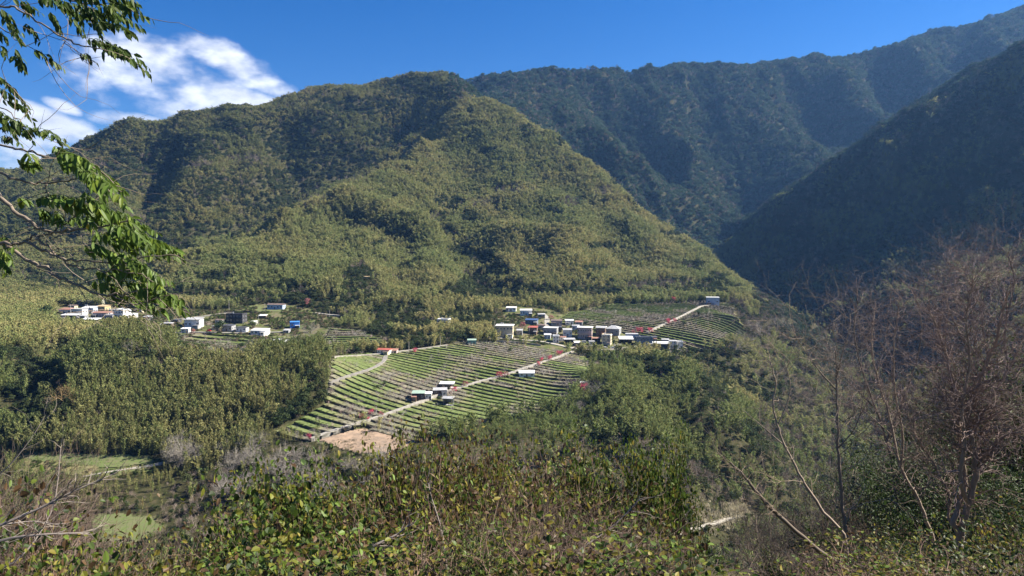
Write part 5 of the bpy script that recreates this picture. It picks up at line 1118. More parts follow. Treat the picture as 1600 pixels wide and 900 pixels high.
# the leafy branches hanging in from the left, and the tree they belong to
def overhang():
    r = np.random.default_rng(5)
    gz = float(height(-8.2, 6.5))
    e = empty('overhanging_tree', (-8.2, 6.5, gz)); tag(e, 'tree whose drooping leafy branches hang in from the upper left against the sky', 'tree')
    o = np.array((-8.2, 6.5, gz))
    bark = G_(.16, .13, .10)
    tr = MB(); T = smooth_line([(0, 0, -.4), (.1, 0, 2), (.35, -.1, 4), (.5, -.2, 6.5), (.9, -.4, 9), (1.2, -.6, 11)]); tr.tube(T, np.linspace(.2, .06, len(T)), 8, c=bark)
    link('trunk', tr.mesh('trunk', [M_BRANCH], smooth=True), e)
    root = lambda z: (np.array((-8.0, 6.4, z)))
    BR = [([root(1.7), V3(-90, -10, 6.4), V3(0, 10, 6.1), V3(30, 13, 6), V3(75, 45, 5.9), V3(112, 65, 5.8), V3(140, 72, 5.7), V3(195, 87, 5.6), V3(236, 120, 5.5)], .018),
          ([root(2.0), V3(-60, -60, 6.2), V3(20, -25, 6), V3(80, -12, 5.9), V3(130, 5, 5.8), V3(190, 12, 5.7), V3(233, 32, 5.6)], .02),
          ([root(1.2), V3(-70, 20, 6.5), V3(0, 45, 6.3), V3(25, 62, 6.2), V3(45, 72, 6.1), V3(75, 92, 6)], .012),
          ([root(.4), V3(-80, 190, 6.4), V3(0, 225, 6.1), V3(40, 236, 6), V3(80, 246, 5.9), V3(110, 243, 5.8), V3(150, 262, 5.7), V3(190, 300, 5.6)], .02),
          ([root(.2), V3(-80, 235, 6.3), V3(0, 270, 6), V3(35, 283, 5.9), V3(60, 286, 5.9), V3(105, 283, 5.8), V3(140, 280, 5.7), V3(180, 305, 5.6)], .022),
          ([root(-.2), V3(-70, 240, 6.3), V3(0, 310, 6), V3(30, 336, 5.9), V3(60, 355, 5.8), V3(82, 363, 5.8), V3(110, 360, 5.7), V3(145, 356, 5.6), V3(200, 345, 5.5)], .034),
          ([root(-.9), V3(-80, 395, 6.3), V3(0, 381, 5.9), V3(30, 380, 5.8), V3(58, 370, 5.8), V3(82, 363, 5.8)], .034),
          ([V3(10, 381, 5.9), V3(40, 405, 5.8), V3(70, 420, 5.7), V3(100, 437, 5.6), V3(140, 452, 5.5), V3(175, 461, 5.4), V3(200, 458, 5.4), V3(240, 446, 5.4)], .026),
          ([V3(38, 377, 5.8), V3(70, 392, 5.7), V3(100, 403, 5.6), V3(135, 408, 5.5), V3(190, 410, 5.4), V3(240, 400, 5.3), V3(280, 398, 5.3)], .02),
          ([V3(55, 368, 5.8), V3(75, 385, 5.7), V3(110, 415, 5.6), V3(150, 420, 5.5), V3(200, 425, 5.4), V3(250, 440, 5.3)], .018),
          ([V3(82, 363, 5.8), V3(110, 345, 5.8), V3(125, 330, 5.7), V3(150, 322, 5.7)], .012),
          ([V3(73, 286, 5.9), V3(72, 300, 5.8), V3(90, 318, 5.7), V3(130, 322, 5.7)], .01),
          ([root(.9), V3(-60, 130, 6.5), V3(-20, 160, 6.3), V3(10, 172, 6.2), V3(45, 200, 6.1), V3(100, 224, 6)], .014),
          ([V3(-30, 100, 6.4), V3(0, 125, 6.3), V3(25, 145, 6.2), V3(48, 178, 6.1)], .01), ([V3(95, 52, 5.9), V3(105, 70, 5.8), V3(128, 88, 5.7), V3(145, 97, 5.7)], .005),
          ([V3(175, 461, 5.4), V3(205, 475, 5.3), V3(235, 470, 5.3), V3(262, 462, 5.2)], .01), ([V3(150, 455, 5.4), V3(180, 475, 5.3), V3(215, 487, 5.3)], .008)]
    for P, rad in BR:
        m = MB(); Q = smooth_line(P, 5); Q[1:-1] += r.normal(size=(len(Q) - 2, 3)) * .008; c = bark * (1.2 if rad > .015 else 1.0)
        rad *= .62; m.tube(Q - o, np.linspace(rad, rad * .28, len(Q)), 6, c=c)
        for k in range(6):                      # thin bare twigs
            i = r.integers(3, len(Q) - 1); d = Q[min(i + 1, len(Q) - 1)] - Q[i]; d /= np.linalg.norm(d)
            grow(m, Q[i] - o, d + r.normal(size=3) * .5, r.uniform(.2, .5), .0035, 1, r, .5, -.1, 1, c=bark * 1.3, k=3)
        link('branch', m.mesh('branch', [M_BRANCH], smooth=True), e)
    SP_ = [((100, 3), (172, 38)), ((120, -4), (214, 14)), ((150, 8), (234, 30)), ((135, 22), (222, 44)), ((150, 34), (212, 56)), ((112, 15), (132, 55)), ((132, 18), (160, 52)), ((100, -8), (212, 6)), ((185, -8), (215, 8)), ((78, 18), (94, 48)), ((20, -2), (62, 20)), ((60, -4), (104, 14)), ((0, 12), (32, 50)), ((5, 28), (32, 68)), ((40, 38), (62, 62)), ((-5, 48), (12, 62)), ((140, 64), (192, 86)), ((160, 74), (237, 120)), ((170, 76), (196, 90)), ((50, 76), (97, 106)), ((24, 86), (36, 104)), ((127, 84), (146, 96)), ((-4, 68), (10, 88)), ((40, -2), (46, 22)), ((95, 2), (112, 18)), ((105, 10), (128, 32)), ((160, 18), (190, 45)), ((170, 0), (200, 24)), ((120, 8), (150, 30)), ((80, -6), (100, 8)),
           ((-6, 118), (44, 168)), ((-4, 135), (52, 190)), ((4, 158), (46, 172)), ((-6, 200), (48, 212)), ((34, 206), (102, 226)), ((-6, 172), (24, 202)), ((-4, 215), (30, 222)), ((8, 185), (40, 195)),
           ((86, 228), (108, 246)), ((90, 240), (152, 262)), ((98, 246), (160, 300)), ((110, 250), (195, 298)), ((120, 262), (170, 320)), ((128, 268), (197, 322)), ((135, 278), (190, 318)), ((105, 242), (150, 280)), ((62, 312), (100, 318)), ((78, 308), (130, 330)), ((95, 314), (160, 332)), ((30, 310), (45, 314)), ((120, 322), (168, 345)), ((118, 318), (150, 365)), ((150, 326), (222, 362)), ((140, 335), (200, 368)), ((155, 338), (205, 352)), ((60, 326), (80, 338)), ((85, 330), (100, 350)), ((35, 252), (50, 256)), ((40, 238), (55, 258)),
           ((160, 352), (235, 385)), ((175, 360), (250, 378)), ((180, 368), (285, 400)), ((200, 372), (262, 396)), ((170, 378), (240, 402)), ((150, 365), (210, 395)), ((160, 396), (232, 420)), ((180, 402), (262, 442)), ((165, 412), (240, 445)), ((190, 420), (258, 452)), ((150, 425), (210, 450)), ((140, 440), (200, 462)), ((200, 440), (262, 470)), ((222, 450), (286, 478)), ((230, 462), (288, 488)), ((190, 455), (235, 480)), ((205, 470), (262, 492)), ((-6, 372), (22, 388)), ((-4, 385), (20, 412)), ((-6, 398), (14, 425)), ((130, 385), (180, 402)), ((110, 340), (135, 350)), ((215, 378), (282, 392)), ((235, 385), (275, 402)), ((170, 330), (218, 350)), ((128, 300), (150, 318)), ((160, 440), (190, 470)), ((60, 330), (75, 345))]
    Lf = MB(); tw = MB()
    SP_ = SP_ + [((a[0] + r.normal() * 7, a[1] + r.normal() * 6), (b[0] + r.normal() * 8, b[1] + r.normal() * 6)) for a, b in SP_ if r.random() < .42]
    for (a, b) in SP_:
        D0 = np.interp((a[0] + b[0]) / 2, [0, 290], [6.15, 5.35]) + r.normal() * .2
        A, B = V3(*a, D0), V3(*b, D0 + r.normal() * .15); L = np.linalg.norm(B - A); n = int(L / .028) + 5
        t = np.linspace(.05, 1, n); arch = np.sin(t * math.pi) * L * .12
        P = A + (B - A) * t[:, None] + np.c_[np.zeros((n, 2)), arch] + r.normal(size=(n, 3)) * .006
        tw.tube(P - o, np.linspace(.0035, .0012, n), 3, c=G_(.10, .13, .05))
        d = B - A; d /= np.linalg.norm(d); sd = np.cross(d, (0, 0, 1.)); sd /= np.linalg.norm(sd)
        sg = np.where(np.arange(n) % 2 == 0, 1, -1)[:, None]
        dd = d * .55 + sd * sg * r.uniform(.3, .9, (n, 1)) + np.array([0, 0, -1]) * r.uniform(.5, 1.4, (n, 1)) + r.normal(size=(n, 3)) * .2
        nn = sd * sg * .3 + np.array([0, -.2, 1.]) + r.normal(size=(n, 3)) * .45
        big = r.uniform(.07, .115, n) * (1.12 if a[1] > 220 else .95) * np.interp(t, [0, .7, 1], [1, 1, .65])
        cc = (G_(.11, .175, .03) if a[1] > 225 else G_(.06, .10, .02)) * r.uniform(.7, 1.35, (n, 1)); cc = np.where(r.random((n, 1)) < .2, cc * [1.6, 1.35, 1.0], cc)  # upper sprays coloured dark as silhouettes, lower ones bright as if sunlit
        Lf.leaves(P - o, dd, nn, big, big * r.uniform(.34, .44, n), c=cc, droop=.12)
    for (x, y) in ((151, 290), (110, 310), (131, 348), (148, 288)):      # the few yellow leaves
        p = V3(x, y, 5.5)[None]; Lf.leaves(p - o, G_([.6, 0, -.6]), G_([0, -1, .4]), .085, .035, c=G_(.6, .42, .03))
    link('foliage', Lf.mesh('foliage', [M_LEAF]), e); link('twigs', tw.mesh('twigs', [M_BRANCH]), e)
overhang()

# the bare trees on the right, stem by stem
def stem_tree(label, stems, root_px, D, bark, twig, seed, tw_len=1.2, dens=1.0, name='bare_tree', depth=3):
    r = np.random.default_rng(seed); b0 = V3(*root_px, D); gz = float(height(b0[0], b0[1])); o = np.array((b0[0], b0[1], min(gz, b0[2])))
    e = empty(name, tuple(o)); tag(e, label, 'tree')
    for (pts, rad) in stems:
        P = [V3(x, y, D + dd) for x, y, dd in pts]
        if pts[0][:2] == root_px: P = [o + [0, 0, -.4]] + P
        Q = smooth_line(P, 5); n = len(Q); Q[1:-1] += r.normal(size=(n - 2, 3)) * rad * .12
        rad = rad * .72; R_ = np.linspace(rad, rad * .28, n)
        m = MB(); m.tube(Q - o, R_, 7, c=bark * r.uniform(.9, 1.1))
        link('stem', m.mesh('stem', [M_BRANCH], smooth=True), e)
        t = MB(); i0 = int(n * .30)
        for i in range(i0, n):
            f = (i - i0) / max(1, n - i0)
            for _ in range(int(r.poisson((.7 + 1.9 * f) * dens))):
                d = Q[min(i + 1, n - 1)] - Q[max(i - 1, 0)]; d /= np.linalg.norm(d); v = r.normal(size=3) * [1, 1, .6]; v /= np.linalg.norm(v)
                grow(t, Q[i] - o, d * .55 + v * .8 + [0, 0, .12], tw_len * r.uniform(.5, 1.3), max(.0065 * D / 19, R_[i] * .26), depth, r, .68, .16, 2, c=twig * r.uniform(.7, 1.5), k=4, wob=.3)
        if t.n: link('twigs', t.mesh('twigs', [M_BRANCH]), e)
    return e
RED = G_(.19, .14, .12); PALEB = G_(.27, .215, .165)
stem_tree('many stemmed bare tree with a wide reddish twig crown at the right edge', [
    ([(1500, 850, 0), (1490, 813, 0), (1507, 760, .1), (1502, 700, .2), (1495, 643, .2), (1490, 600, .3), (1472, 535, .4), (1452, 485, .5)], .13),
    ([(1500, 850, 0), (1513, 790, -.2), (1525, 733, -.3), (1517, 687, -.3), (1513, 650, -.4), (1530, 600, -.5), (1552, 540, -.6), (1572, 470, -.8)], .15),
    ([(1500, 850, 0), (1483, 813, .2), (1484, 773, .3), (1467, 743, .4), (1457, 720, .5), (1432, 683, .7), (1415, 640, 1)], .07),
    ([(1514, 790, -.2), (1500, 745, -.5), (1508, 690, -.7), (1503, 640, -.9), (1515, 570, -1), (1510, 500, -1.2), (1520, 440, -1.4)], .09),
    ([(1525, 733, -.3), (1553, 693, -.4), (1590, 672, -.5), (1630, 655, -.8)], .06), ([(1517, 690, -.3), (1545, 630, 0), (1580, 570, .3), (1610, 500, .5)], .06)],
    (1500, 850), 19, PALEB, RED, 1, .95, 3.3)
stem_tree('forked bare tree leaning left in front of the many stemmed one', [
    ([(1460, 860, 0), (1447, 813, 0), (1433, 777, 0), (1407, 730, .1), (1397, 683, .2), (1387, 640, .3), (1373, 600, .4), (1362, 545, .5), (1366, 485, .6)], .085),
    ([(1407, 730, .1), (1410, 677, -.1), (1403, 640, -.2), (1397, 600, -.3), (1396, 545, -.4), (1404, 480, -.6)], .06), ([(1397, 683, .2), (1360, 650, .6), (1330, 628, 1)], .03)],
    (1460, 860), 21, PALEB, RED, 2, .85, 1.7)
stem_tree('single slim upright bare tree left of the leaning forked one', [
    ([(1336, 905, 0), (1323, 840, 0), (1315, 767, 0), (1310, 700, 0), (1308, 640, 0), (1307, 590, 0), (1306, 552, 0)], .085),
    ([(1308, 610, 0), (1285, 585, .2), (1262, 555, .4), (1240, 520, .6)], .035), ([(1310, 700, 0), (1340, 660, -.3), (1352, 600, -.4)], .03), ([(1307, 590, 0), (1318, 545, 0), (1330, 505, 0)], .03)],
    (1336, 905), 18, PALEB * .8, G_(.22, .17, .13), 3, 1.1, 1.1)
stem_tree('thin bare tree slanting up to the left with sparse yellowish leaves', [
    ([(1322, 850, 0), (1287, 800, 0), (1260, 760, 0), (1243, 730, 0), (1220, 680, 0), (1208, 633, 0), (1212, 600, 0), (1204, 565, 0)], .06),
    ([(1230, 700, 0), (1190, 665, .3), (1160, 640, .5)], .025), ([(1215, 665, 0), (1235, 610, 0), (1225, 560, 0)], .025)],
    (1322, 850), 16, PALEB, G_(.24, .19, .14), 4, .9, .5)
stem_tree('dark bare bough rising left from the thicket at the bottom right', [
    ([(1330, 905, 0), (1267, 850, 0), (1215, 805, 0), (1195, 785, 0), (1172, 755, .1), (1158, 738, .2), (1140, 722, .3)], .075), ([(1205, 795, 0), (1215, 770, 0), (1210, 745, 0)], .02)],
    (1330, 905), 13, PALEB * .55, G_(.18, .14, .10), 6, .6, .5)
stem_tree('tall bare tree with fine twigs far up the right edge', [
    ([(1590, 760, 0), (1585, 690, 0), (1580, 600, 0), (1570, 520, 0), (1585, 440, 0), (1575, 400, 0)], .16), ([(1582, 640, 0), (1545, 560, .5), (1535, 490, .8), (1545, 430, 1)], .09), ([(1580, 600, 0), (1620, 520, 0), (1640, 440, 0)], .09), ([(1560, 590, 0), (1500, 520, 1), (1475, 450, 1.5), (1490, 415, 2)], .07)],
    (1590, 760), 34, PALEB * .7, G_(.23, .165, .14), 7, 1.6, 1.3)
stem_tree('bare tree with a fan of dark twigs between the slim upright and the forked one', [
    ([(1400, 800, 0), (1395, 740, 0), (1380, 670, 0), (1350, 590, 0), (1335, 520, 0), (1340, 470, 0)], .12), ([(1385, 690, 0), (1420, 600, 0), (1440, 520, 0), (1430, 460, 0)], .09), ([(1370, 640, 0), (1330, 600, 0), (1300, 560, 0)], .06)],
    (1400, 800), 36, PALEB * .6, G_(.20, .15, .13), 8, 1.5, .9)

# leaf-bearing twigs on the slanting tree and the vertical vine
def leaf_cloud(mb, c, s, n, L, r, cols, wr=.5, flat=.5):
    P = c + r.normal(size=(n, 3)) * s; d = unit(n, r) + [0, 0, -.35]; N = unit(n, r) * .8 + [.35, -.1, .9]
    k = r.integers(0, len(cols), n); cc = np.array(cols)[k] * r.uniform(.65, 1.3, (n, 1)); l = r.uniform(.6, 1.25, n) * L
    mb.leaves(P, d, N, l, l * wr * r.uniform(.8, 1.2, n), c=cc, droop=.1)
GREENS = [(.045, .08, .015), (.08, .13, .022), (.14, .21, .035), (.03, .05, .012)]; YELL = [(.19, .20, .03), (.24, .20, .035), (.15, .19, .03)]; BROWN = [(.13, .078, .038), (.17, .11, .055), (.08, .055, .032)]

def bush(seed, H=2.6, Rr=1.3, nleaf=2600, L=.085, cols=GREENS, nstem=16, twig=G_(.10, .078, .058), wr=.55, spread=.55, tw_depth=2, ext=.35, stem_r=.018):
    r = np.random.default_rng(seed); st = MB(); tips = []
    for k in range(nstem):
        a = r.random() * 6.28; p = (math.cos(a) * Rr * .3 * r.random(), math.sin(a) * Rr * .3 * r.random(), -.5)
        grow(st, p, (math.cos(a) * ext * r.uniform(.3, 2), math.sin(a) * ext * r.uniform(.3, 2), 1), H * r.uniform(.42, .62), stem_r * r.uniform(.6, 1.3), tw_depth, r, spread, .1, 3, c=twig, k=4, wob=.22, tips=tips)
    out = [st.mesh('stems', [M_BRANCH])]; top_z = float(np.percentile([t[0][2] for t in tips], 93)) + .1; out[0]['top'] = top_z
    if nleaf:
        lf = MB(); T = [t for t in tips if t[0][2] > H * .12]; per = max(3, nleaf // max(1, len(T)))
        for (p, d, dep) in T:
            base_cols = cols if r.random() < .72 else YELL + YELL + cols
            leaf_cloud(lf, p - d * L * 1.5, np.array([L * 1.7, L * 1.7, L * 1.3]), int(per * r.uniform(.2, 2.2)) + 1, L, r, base_cols, wr)
        out.append(lf.mesh('foliage', [M_LEAF]))
    return out
BUSH = {
    'vine': [bush(200 + i, 2.6, 1.3, 1700, .125, GREENS + YELL[:1] + BROWN[:1], wr=.75) for i in range(3)],
    'bamboo': [bush(210 + i, 2.4, 1.2, 4200, .15, [(.075, .12, .02), (.11, .16, .03), (.14, .19, .05), (.06, .09, .02)], wr=.16, nstem=22) for i in range(2)],
    'brown': [bush(220 + i, 2.5, 1.3, 750, .105, BROWN + YELL[:2] + GREENS[1:3], nstem=26, twig=G_(.17, .115, .085), wr=.6) for i in range(3)],
    'twig': [bush(230 + i, 2.6, 1.4, 0, .08, BROWN, nstem=30, twig=G_(.12, .088, .07), tw_depth=3) for i in range(2)],
    'column': [bush(250 + i, 3.0, .5, 3000, .11, [(.06, .10, .018), (.10, .16, .03), (.14, .19, .035), (.04, .07, .014), (.16, .15, .04)], nstem=10, ext=.05, wr=.75, spread=.3) for i in range(2)],
    'snag': [bush(260, 2.8, .8, 2600, .10, BROWN + YELL + [(.08, .11, .02)], nstem=12, ext=.10, wr=.7, stem_r=.05, spread=.35)],
    'dark': [bush(240 + i, 2.6, 1.3, 2600, .10, [(.035, .06, .015), (.05, .075, .02), (.03, .05, .014)], wr=.5) for i in range(2)]}
LAB = {'vine': 'broad leaved green shrub on the bank below the viewpoint', 'bamboo': 'bright narrow leaved cane thicket on the bank below the viewpoint', 'brown': 'half bare brown and yellow shrub on the bank below the viewpoint',
       'twig': 'leafless reddish brown thorn bush on the bank below the viewpoint', 'dark': 'dense dark green shrub'}
CATN = {'vine': 'leafy_shrub', 'bamboo': 'cane_thicket', 'brown': 'dry_shrub', 'twig': 'thorn_bush', 'dark': 'dark_shrub'}
def put_bush(kind, px, top, Y, wide=1.0, group=True, label=None, name=None):
    x = at(px, top, Y)[0]; z1 = at(px, top, Y)[2]; z0 = float(height(x, Y)); h = z1 - z0
    if h < .5: return
    kit = BUSH[kind][int(rng.integers(len(BUSH[kind])))]
    tz = kit[0]['top']; s = min(h / tz, 1.5); z0 = z1 - s * tz if h / tz > 1.5 else z0
    e = empty(name or CATN[kind], (x, Y, z0), rng.random() * 6.28); sw = max(s * .72, .7) * wide; e.scale = (sw, sw, s)
    
    wz = 'at the far left edge' if px < 110 else 'in front of the valley meadows' if px < 290 else 'below the wooded valley bank' if px < 470 else 'below the bare field' if px < 680 else 'below the front edge of the terraces' if px < 860 else 'below the bamboo slope' if px < 1090 else 'below the slanting bare tree' if px < 1380 else 'below the many stemmed tree'
    wr_ = 'far' if Y > 15 else 'middle' if Y > 9 else 'nearest'
    tag(e, label or LAB[kind].replace(' on the bank below the viewpoint', '').replace(' on the bank at the lower right', '') + ', ' + wr_ + ' row, ' + wz, 'shrub', None if label else CATN[kind].replace('_', ' ') + 's, ' + wr_ + ' row, ' + wz)
    for m, nme in zip(kit, ('stems', 'foliage')): link(nme, m, e)
    if z0 > height(x, Y) + .3:      # the long bare stems that carry a crown standing high on the steep bank
        m = MB(); g0 = float(height(x, Y))
        for k in range(5): a = k * 1.26; P = smooth_line([(math.cos(a) * .15, math.sin(a) * .15, (g0 - z0) / s - .3), (math.cos(a + 1) * .25, math.sin(a + 1) * .2, (g0 - z0) / s * .5), (math.cos(a) * .1, math.sin(a) * .1, .3)]); m.tube(P, .03, 5, c=G_(.2, .15, .11))
        link('lower_stems', m.mesh('lower_stems', [M_BRANCH]), e)
prof_x = [0, 60, 120, 200, 280, 340, 400, 450, 500, 560, 610, 650, 720, 800, 860, 930, 1000, 1040, 1080, 1120, 1180, 1250, 1320, 1400, 1500, 1600]
prof_y = [775, 815, 862, 880, 868, 830, 800, 775, 795, 790, 738, 745, 728, 728, 738, 750, 748, 765, 862, 885, 872, 850, 842, 852, 850, 840]
def kind_at(px, row):
    u = rng.random()
    if px < 130: return 'twig' if u < .5 else 'brown' if u < .8 else 'vine'
    if px < 300: return 'vine' if u < .35 else 'brown' if u < .75 else 'bamboo'
    if px < 570: return 'bamboo' if u < .5 else 'vine' if u < .85 else 'brown'
    if px < 1080: return 'vine' if u < .30 else 'brown' if u < .72 else 'twig' if u < .92 else 'bamboo'
    return 'dark' if u < .40 else 'twig' if u < .62 else 'brown' if u < .85 else 'vine'
for row, (Y, off, stp) in enumerate([(22, 0, 62), (17, 8, 76), (13.5, 26, 92), (10.5, 52, 110), (8.2, 88, 130), (6.6, 125, 160)]):
    px = -60 + rng.random() * stp
    while px < 1660:
        t = np.interp(px, prof_x, prof_y) + off * (1 if px < 1090 else .6) + (rng.normal() * 26 + 14 if row < 4 else rng.normal() * 16)
        kd = kind_at(px, row)
        if 1040 < px < 1190: t = max(t, 868)
        if not (1030 < px < 1190 and row < 3): put_bush(kd, px, t + (30 if kd in ('vine', 'bamboo') and row < 4 else -6 if kd in ('twig', 'brown') and row < 4 else 0), Y * rng.uniform(.93, 1.07))
        px += stp * rng.uniform(.8, 1.2)
# shrubs that stand out
put_bush('vine', 470, 765, 14, 1.0, label='tall shrub draped in bright yellow green vine leaves left of centre')
put_bush('column', 1012, 700, 17, .5, label='narrow upright leafy shrub standing above its neighbours right of centre', name='upright_shrub')
put_bush('column', 1046, 708, 18, .4, label='second narrow upright shrub touching the right side of the first', name='upright_shrub')
put_bush('snag', 632, 698, 15, .7, label='vine covered dead trunk with brown and yellow leaves below the bare field', name='vine_covered_snag')
put_bush('column', 455, 738, 16, .7, label='upright yellow green vine column rising from the draped shrub', name='vine_column')
put_bush('column', 880, 716, 17, .5, label='leafy column with yellow leaves in front of the bamboo slope', name='upright_shrub')
put_bush('snag', 735, 704, 16, .6, label='brown leaved snag standing over the front edge of the terraces', name='vine_covered_snag')
put_bush('bamboo', 790, 862, 6.5, .6, label='small bright green cane clump at the bottom edge of the view')

# dark evergreens and thicket behind the bare trees on the right
def near_tree(seed, n, R0, H, L, cols, matl):
    r = np.random.default_rng(seed); tr = MB(); tips = []
    for k in range(2): grow(tr, (0, 0, -1), (r.normal() * .15, r.normal() * .15, 1), H * .5, .022 * H, 3, r, .65, .15, 3, c=G_(.15, .12, .09), k=6, tips=tips)
    lf = MB(); per = n // max(1, len(tips))
    for (p, d, dep) in tips: leaf_cloud(lf, p, np.array([.55, .55, .4]) * R0 / 3, per, L, r, cols, .45)
    for k in range(10): a = r.random() * 6.28; q = R0 * r.uniform(.2, .8); c = np.array([math.cos(a) * q, math.sin(a) * q, H * r.uniform(.4, .9)]); leaf_cloud(lf, c, np.array([1, 1, .7]) * R0 * .28, n // 14, L, r, cols, .45)
    return tr.mesh('trunk', [M_BRANCH]), lf.mesh('crown', [matl])
DK = [(.03, .05, .014), (.04, .065, .018), (.06, .085, .022)]
NT = [near_tree(300 + i, 9000, 3.6, 10, .20, DK, M_LEAFM) for i in range(2)]
for px, top, Y, l in [(1590, 570, 34, 'dense dark evergreen behind the many stemmed bare tree, at the picture edge'), (1535, 615, 42, 'dark evergreen whose top shows left of the many stemmed crown'), (1480, 660, 48, 'dark evergreen showing through the twigs between the bare trees'), (1600, 690, 26, 'dark leafy tree low at the right edge'), (1420, 720, 56, 'dark evergreen low behind the leaning forked tree'),
                      (1650, 560, 40, 'dark evergreen just beyond the right edge'), (1560, 740, 30, 'dark leafy tree behind the foot of the many stemmed one')]:
    x, _, z1 = at(px, top, Y); z0 = float(height(x, Y)); s = max(.4, (z1 - z0) / 9.8)
    e = empty('dark_evergreen', (x, Y, z0), rng.random() * 6.28); e.scale = (min(s, 1.2),) * 2 + (s,); tag(e, l, 'tree', None)
    k = NT[int(rng.integers(2))]; link('trunk', k[0], e); link('crown', k[1], e)
def thicket_tree(seed, H=8):
    r = np.random.default_rng(seed); st = MB()
    for k in range(5): grow(st, (r.normal() * .5, r.normal() * .5, -1), (r.normal() * .35, r.normal() * .35, 1), H * .42, .07, 4, r, .5, .3, 3, c=G_(.11, .088, .072), k=4, wob=.25, seg=4)
    return st.mesh('thicket_tree', [M_BRANCH])
TT_ = [thicket_tree(330 + i) for i in range(3)]
def thicket(px, top, Y, label, grp):
    x, _, z1 = at(px, top, Y); z0 = float(height(x, Y)); s = np.clip((z1 - z0) / 8, .45, 1.9)
    o = link('thicket_tree', TT_[int(rng.integers(3))], None, (x, Y, min(z0, z1 - s * 5)), rng.random() * 6.28); o.location.z = z0 if (z1 - z0) / 8 <= 1.9 else z1 - s * 7.6; o.scale = (s, s, s); tag(o, label, 'tree', grp)
for i in range(34):
    px = rng.uniform(1195, 1640); Y = rng.uniform(30, 95)
    top = np.interp(px, [1110, 1200, 1300, 1400, 1500, 1600], [800, 740, 690, 650, 640, 600]) + rng.uniform(0, 90)
    zn = ('behind the slanting bare tree' if px < 1290 else 'behind the slim upright bare tree' if px < 1370 else 'behind the leaning forked tree' if px < 1460 else 'behind the many stemmed tree' if px < 1550 else 'at the right edge'); zn = ('near brown leafless tree ' if Y < 55 else 'farther brown leafless tree ') + zn
    thicket(px, top, Y, zn, zn)
# grey leafless trees of the valley bank and single bare trees by the fields, seen from afar
def grey_tree(seed, c):
    r = np.random.default_rng(seed); st = MB(); tr = MB()
    grow(tr, (0, 0, -1), (0.1, 0, 1), 3.0, .2, 0, r, c=c, k=6)
    for k in range(7): a = k * .9; grow(st, (.1, 0, r.uniform(1.2, 2.0)), (math.cos(a) * .8, math.sin(a) * .8, 1), 3.0, .09, 4, r, .6, .2, 3, c=c * r.uniform(.8, 1.2), k=3, wob=.25, seg=3)
    return tr.mesh('trunk', [M_BRANCH]), st.mesh('crown', [M_BRANCH])
GT = [grey_tree(400 + i, G_(.30, .27, .23)) for i in range(3)]; GO = [grey_tree(410 + i, G_(.30, .21, .10)) for i in range(1)]
def far_tree(kit, px, py, hpx, label, grp=None, name='grey_bare_tree'):
    g = ground(px, py); s = hpx * g[1] / F / 8.0; e = empty(name, tuple(g), rng.random() * 6.28); e.scale = (s, s, s); tag(e, label, 'tree', grp)
    for m, nme in zip(kit, ('trunk', 'crown')): link(nme, m, e)
far_tree(GO[0], 102, 637, 38, 'big round golden tree standing out of the bamboo on the left of the spur', name='golden_tree')
for a, b, h, l in [(205, 552, 22, 'pale leafless tree at the top of the spur below the three storey house'), (235, 556, 18, 'grey brown leafless tree right of the pale one on the spur top'), (330, 556, 17, 'brown leafless tree at the lower edge of the village field'), (352, 548, 22, 'wide brown leafless tree in the village field left of the hipped barn'), (402, 550, 22, 'grey leafless tree touching the left end of the hipped barn'),
    (484, 528, 26, 'grey leafless tree at the right end of the village field'), (502, 540, 20, 'smaller grey leafless tree before the garden terraces'), (928, 618, 26, 'pale leafless tree beside the large magenta tree'), (906, 644, 18, 'leafless tree at the lower right corner of the main terraces'), (640, 690, 24, 'grey leafless tree behind the bare field'), (590, 603, 12, 'small leafless tree in the left terraces'), (610, 620, 13, 'brown leafless tree left of the green roofed store'),
    (1168, 545, 34, 'grey leafless tree at the right edge of the upper terraces'), (1185, 530, 34, 'tall grey leafless tree on the knoll'), (1215, 520, 30, 'leafless tree on the crest of the knoll'), (1150, 552, 24, 'leafless tree at the corner of the upper terraces'), (975, 725, 26, 'rust brown leafless tree low on the bamboo slope')]: far_tree(GT[int(rng.integers(3))], a, b, h, l)
for i in range(46):
    a = rng.uniform(255, 600); b = rng.uniform(708, 800) if a > 300 else rng.uniform(700, 735)
    if 480 < a and b < 730: continue
    zn = 'left of the bare field' if a > 430 and b < 750 else 'right of the valley path' if a < 330 else 'on the bank below the bare field' if a > 450 else 'in the middle of the valley bank'
    far_tree(GT[int(rng.integers(3))], a, b, rng.uniform(26, 46), 'grey leafless tree ' + zn, 'grey trees ' + zn)
q = PATHS[-1]; n = 420; k_ = rng.integers(0, len(q), n); pr = q[k_] + rng.normal(size=(n, 2)) * [4, 3] + [0, 3]; sz = rng.uniform(1.0, 2.4, n)
scatter('track_reeds', np.c_[pr, height(pr[:, 0], pr[:, 1])], rng.integers(0, 3, n), np.c_[np.zeros((n, 2)), rng.random(n) * 6.28], np.c_[sz, sz, sz * 1.3], G_(.42, .38, .27) * rng.uniform(.6, 1.2, (n, 1)), protos('reed', TUF), 'pale dry reeds along the riverside track', 'reeds')
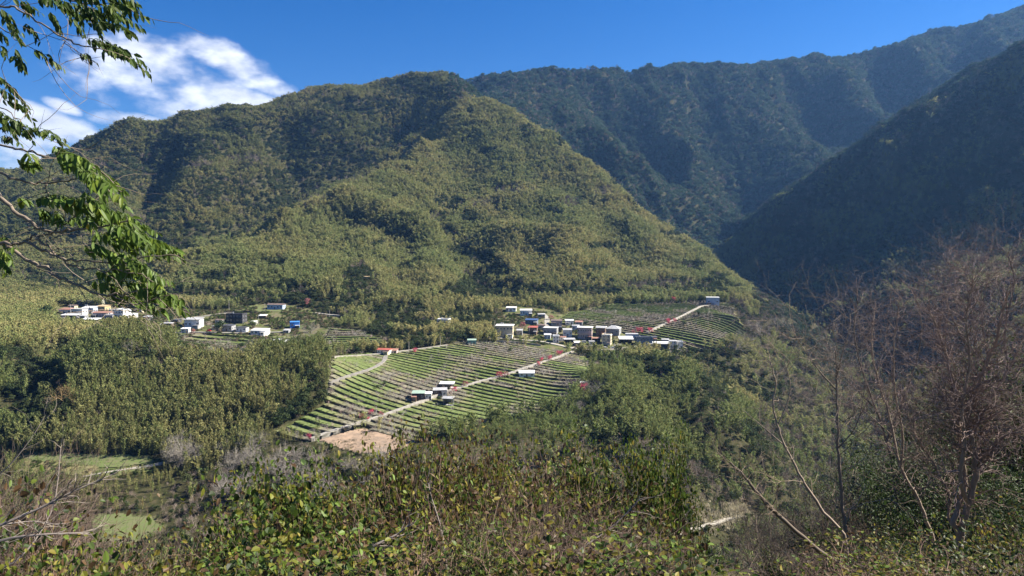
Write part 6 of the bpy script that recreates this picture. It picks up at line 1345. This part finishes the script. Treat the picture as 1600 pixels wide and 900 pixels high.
# pale dead branches lying in the brush at the lower left
def dead(pts, Y, rad, label):
    P = smooth_line([V3(x, y, Y + d) for x, y, d in pts], 4); r = np.random.default_rng(int(pts[0][1])); o = P[0].copy(); o[2] = float(height(o[0], o[1])) if False else o[2]
    m = MB(); m.tube(P - o, np.linspace(rad, rad * .3, len(P)), 6, c=G_(.26, .22, .19))
    for i in range(2, len(P)):
        for _ in range(1 + (r.random() < .5)):
            d = P[min(i + 1, len(P) - 1)] - P[i - 1]; d /= np.linalg.norm(d); grow(m, P[i] - o, d + r.normal(size=3) * .45, r.uniform(.08, .3), rad * .35, 1, r, .5, .1, 1, c=G_(.2, .17, .14), k=3)
    tag(link('dead_branch', m.mesh('dead_branch', [M_BRANCH]), None, tuple(o)), label, 'branch')
dead([(-90, 860, 0), (-10, 825, 0), (60, 795, .1), (110, 770, .2), (160, 748, .3)], 7.5, .022, 'pale dead branch rising from the lower left corner')
dead([(-90, 880, 0), (0, 845, 0), (70, 835, 0), (130, 833, .1)], 7, .018, 'pale dead branch lying level at the lower left')
dead([(-80, 830, 0), (0, 820, 0), (50, 815, .1), (90, 820, .1)], 8, .014, 'short pale dead branch above the level one at the lower left')
dead([(-60, 900, 0), (20, 880, 0), (80, 800, .3), (95, 700, .5)], 8, .012, 'thin reddish stick standing up at the left')
dead([(-60, 760, 0), (0, 740, 0), (45, 690, .1), (70, 650, .2)], 9, .010, 'thin reddish stick leaning over the valley meadow')
dead([(700, 905, 0), (690, 830, 0), (675, 780, .1), (668, 750, .2)], 9, .013, 'thin pale stick right of the vine covered snag')
dead([(850, 905, 0), (905, 860, 0), (960, 820, .2), (1000, 780, .3)], 9, .018, 'dark bough slanting up right of centre at the bottom')
dead([(550, 870, 0), (590, 850, 0), (620, 835, .1), (640, 820, .1)], 8, .02, 'pale curved dead branch below the vine covered snag')
print('near plants', round(time.time() - T0, 1))
# ------------------------------------------------------------------ the air
def haze(d):
    mb = MB(); mb.box(-7600, 7600, -300, 7400, float(ZG.min()) - 12, float(ZG.max()) + 60)
    m = bpy.data.materials.new('haze'); m.use_nodes = True; N = m.node_tree.nodes; N.clear()
    out = N.new('ShaderNodeOutputMaterial'); v = N.new('ShaderNodeVolumePrincipled')
    v.inputs['Color'].default_value = (.22, .48, 1, 1); v.inputs['Density'].default_value = d; v.inputs['Anisotropy'].default_value = .3
    m.node_tree.links.new(v.outputs[0], out.inputs['Volume'])
    tag(link('haze', mb.mesh('haze', [m], col=False)), 'thin blue haze filling the valley', 'haze', kind='stuff')
haze(.000048)
print('done', round(time.time() - T0, 1))
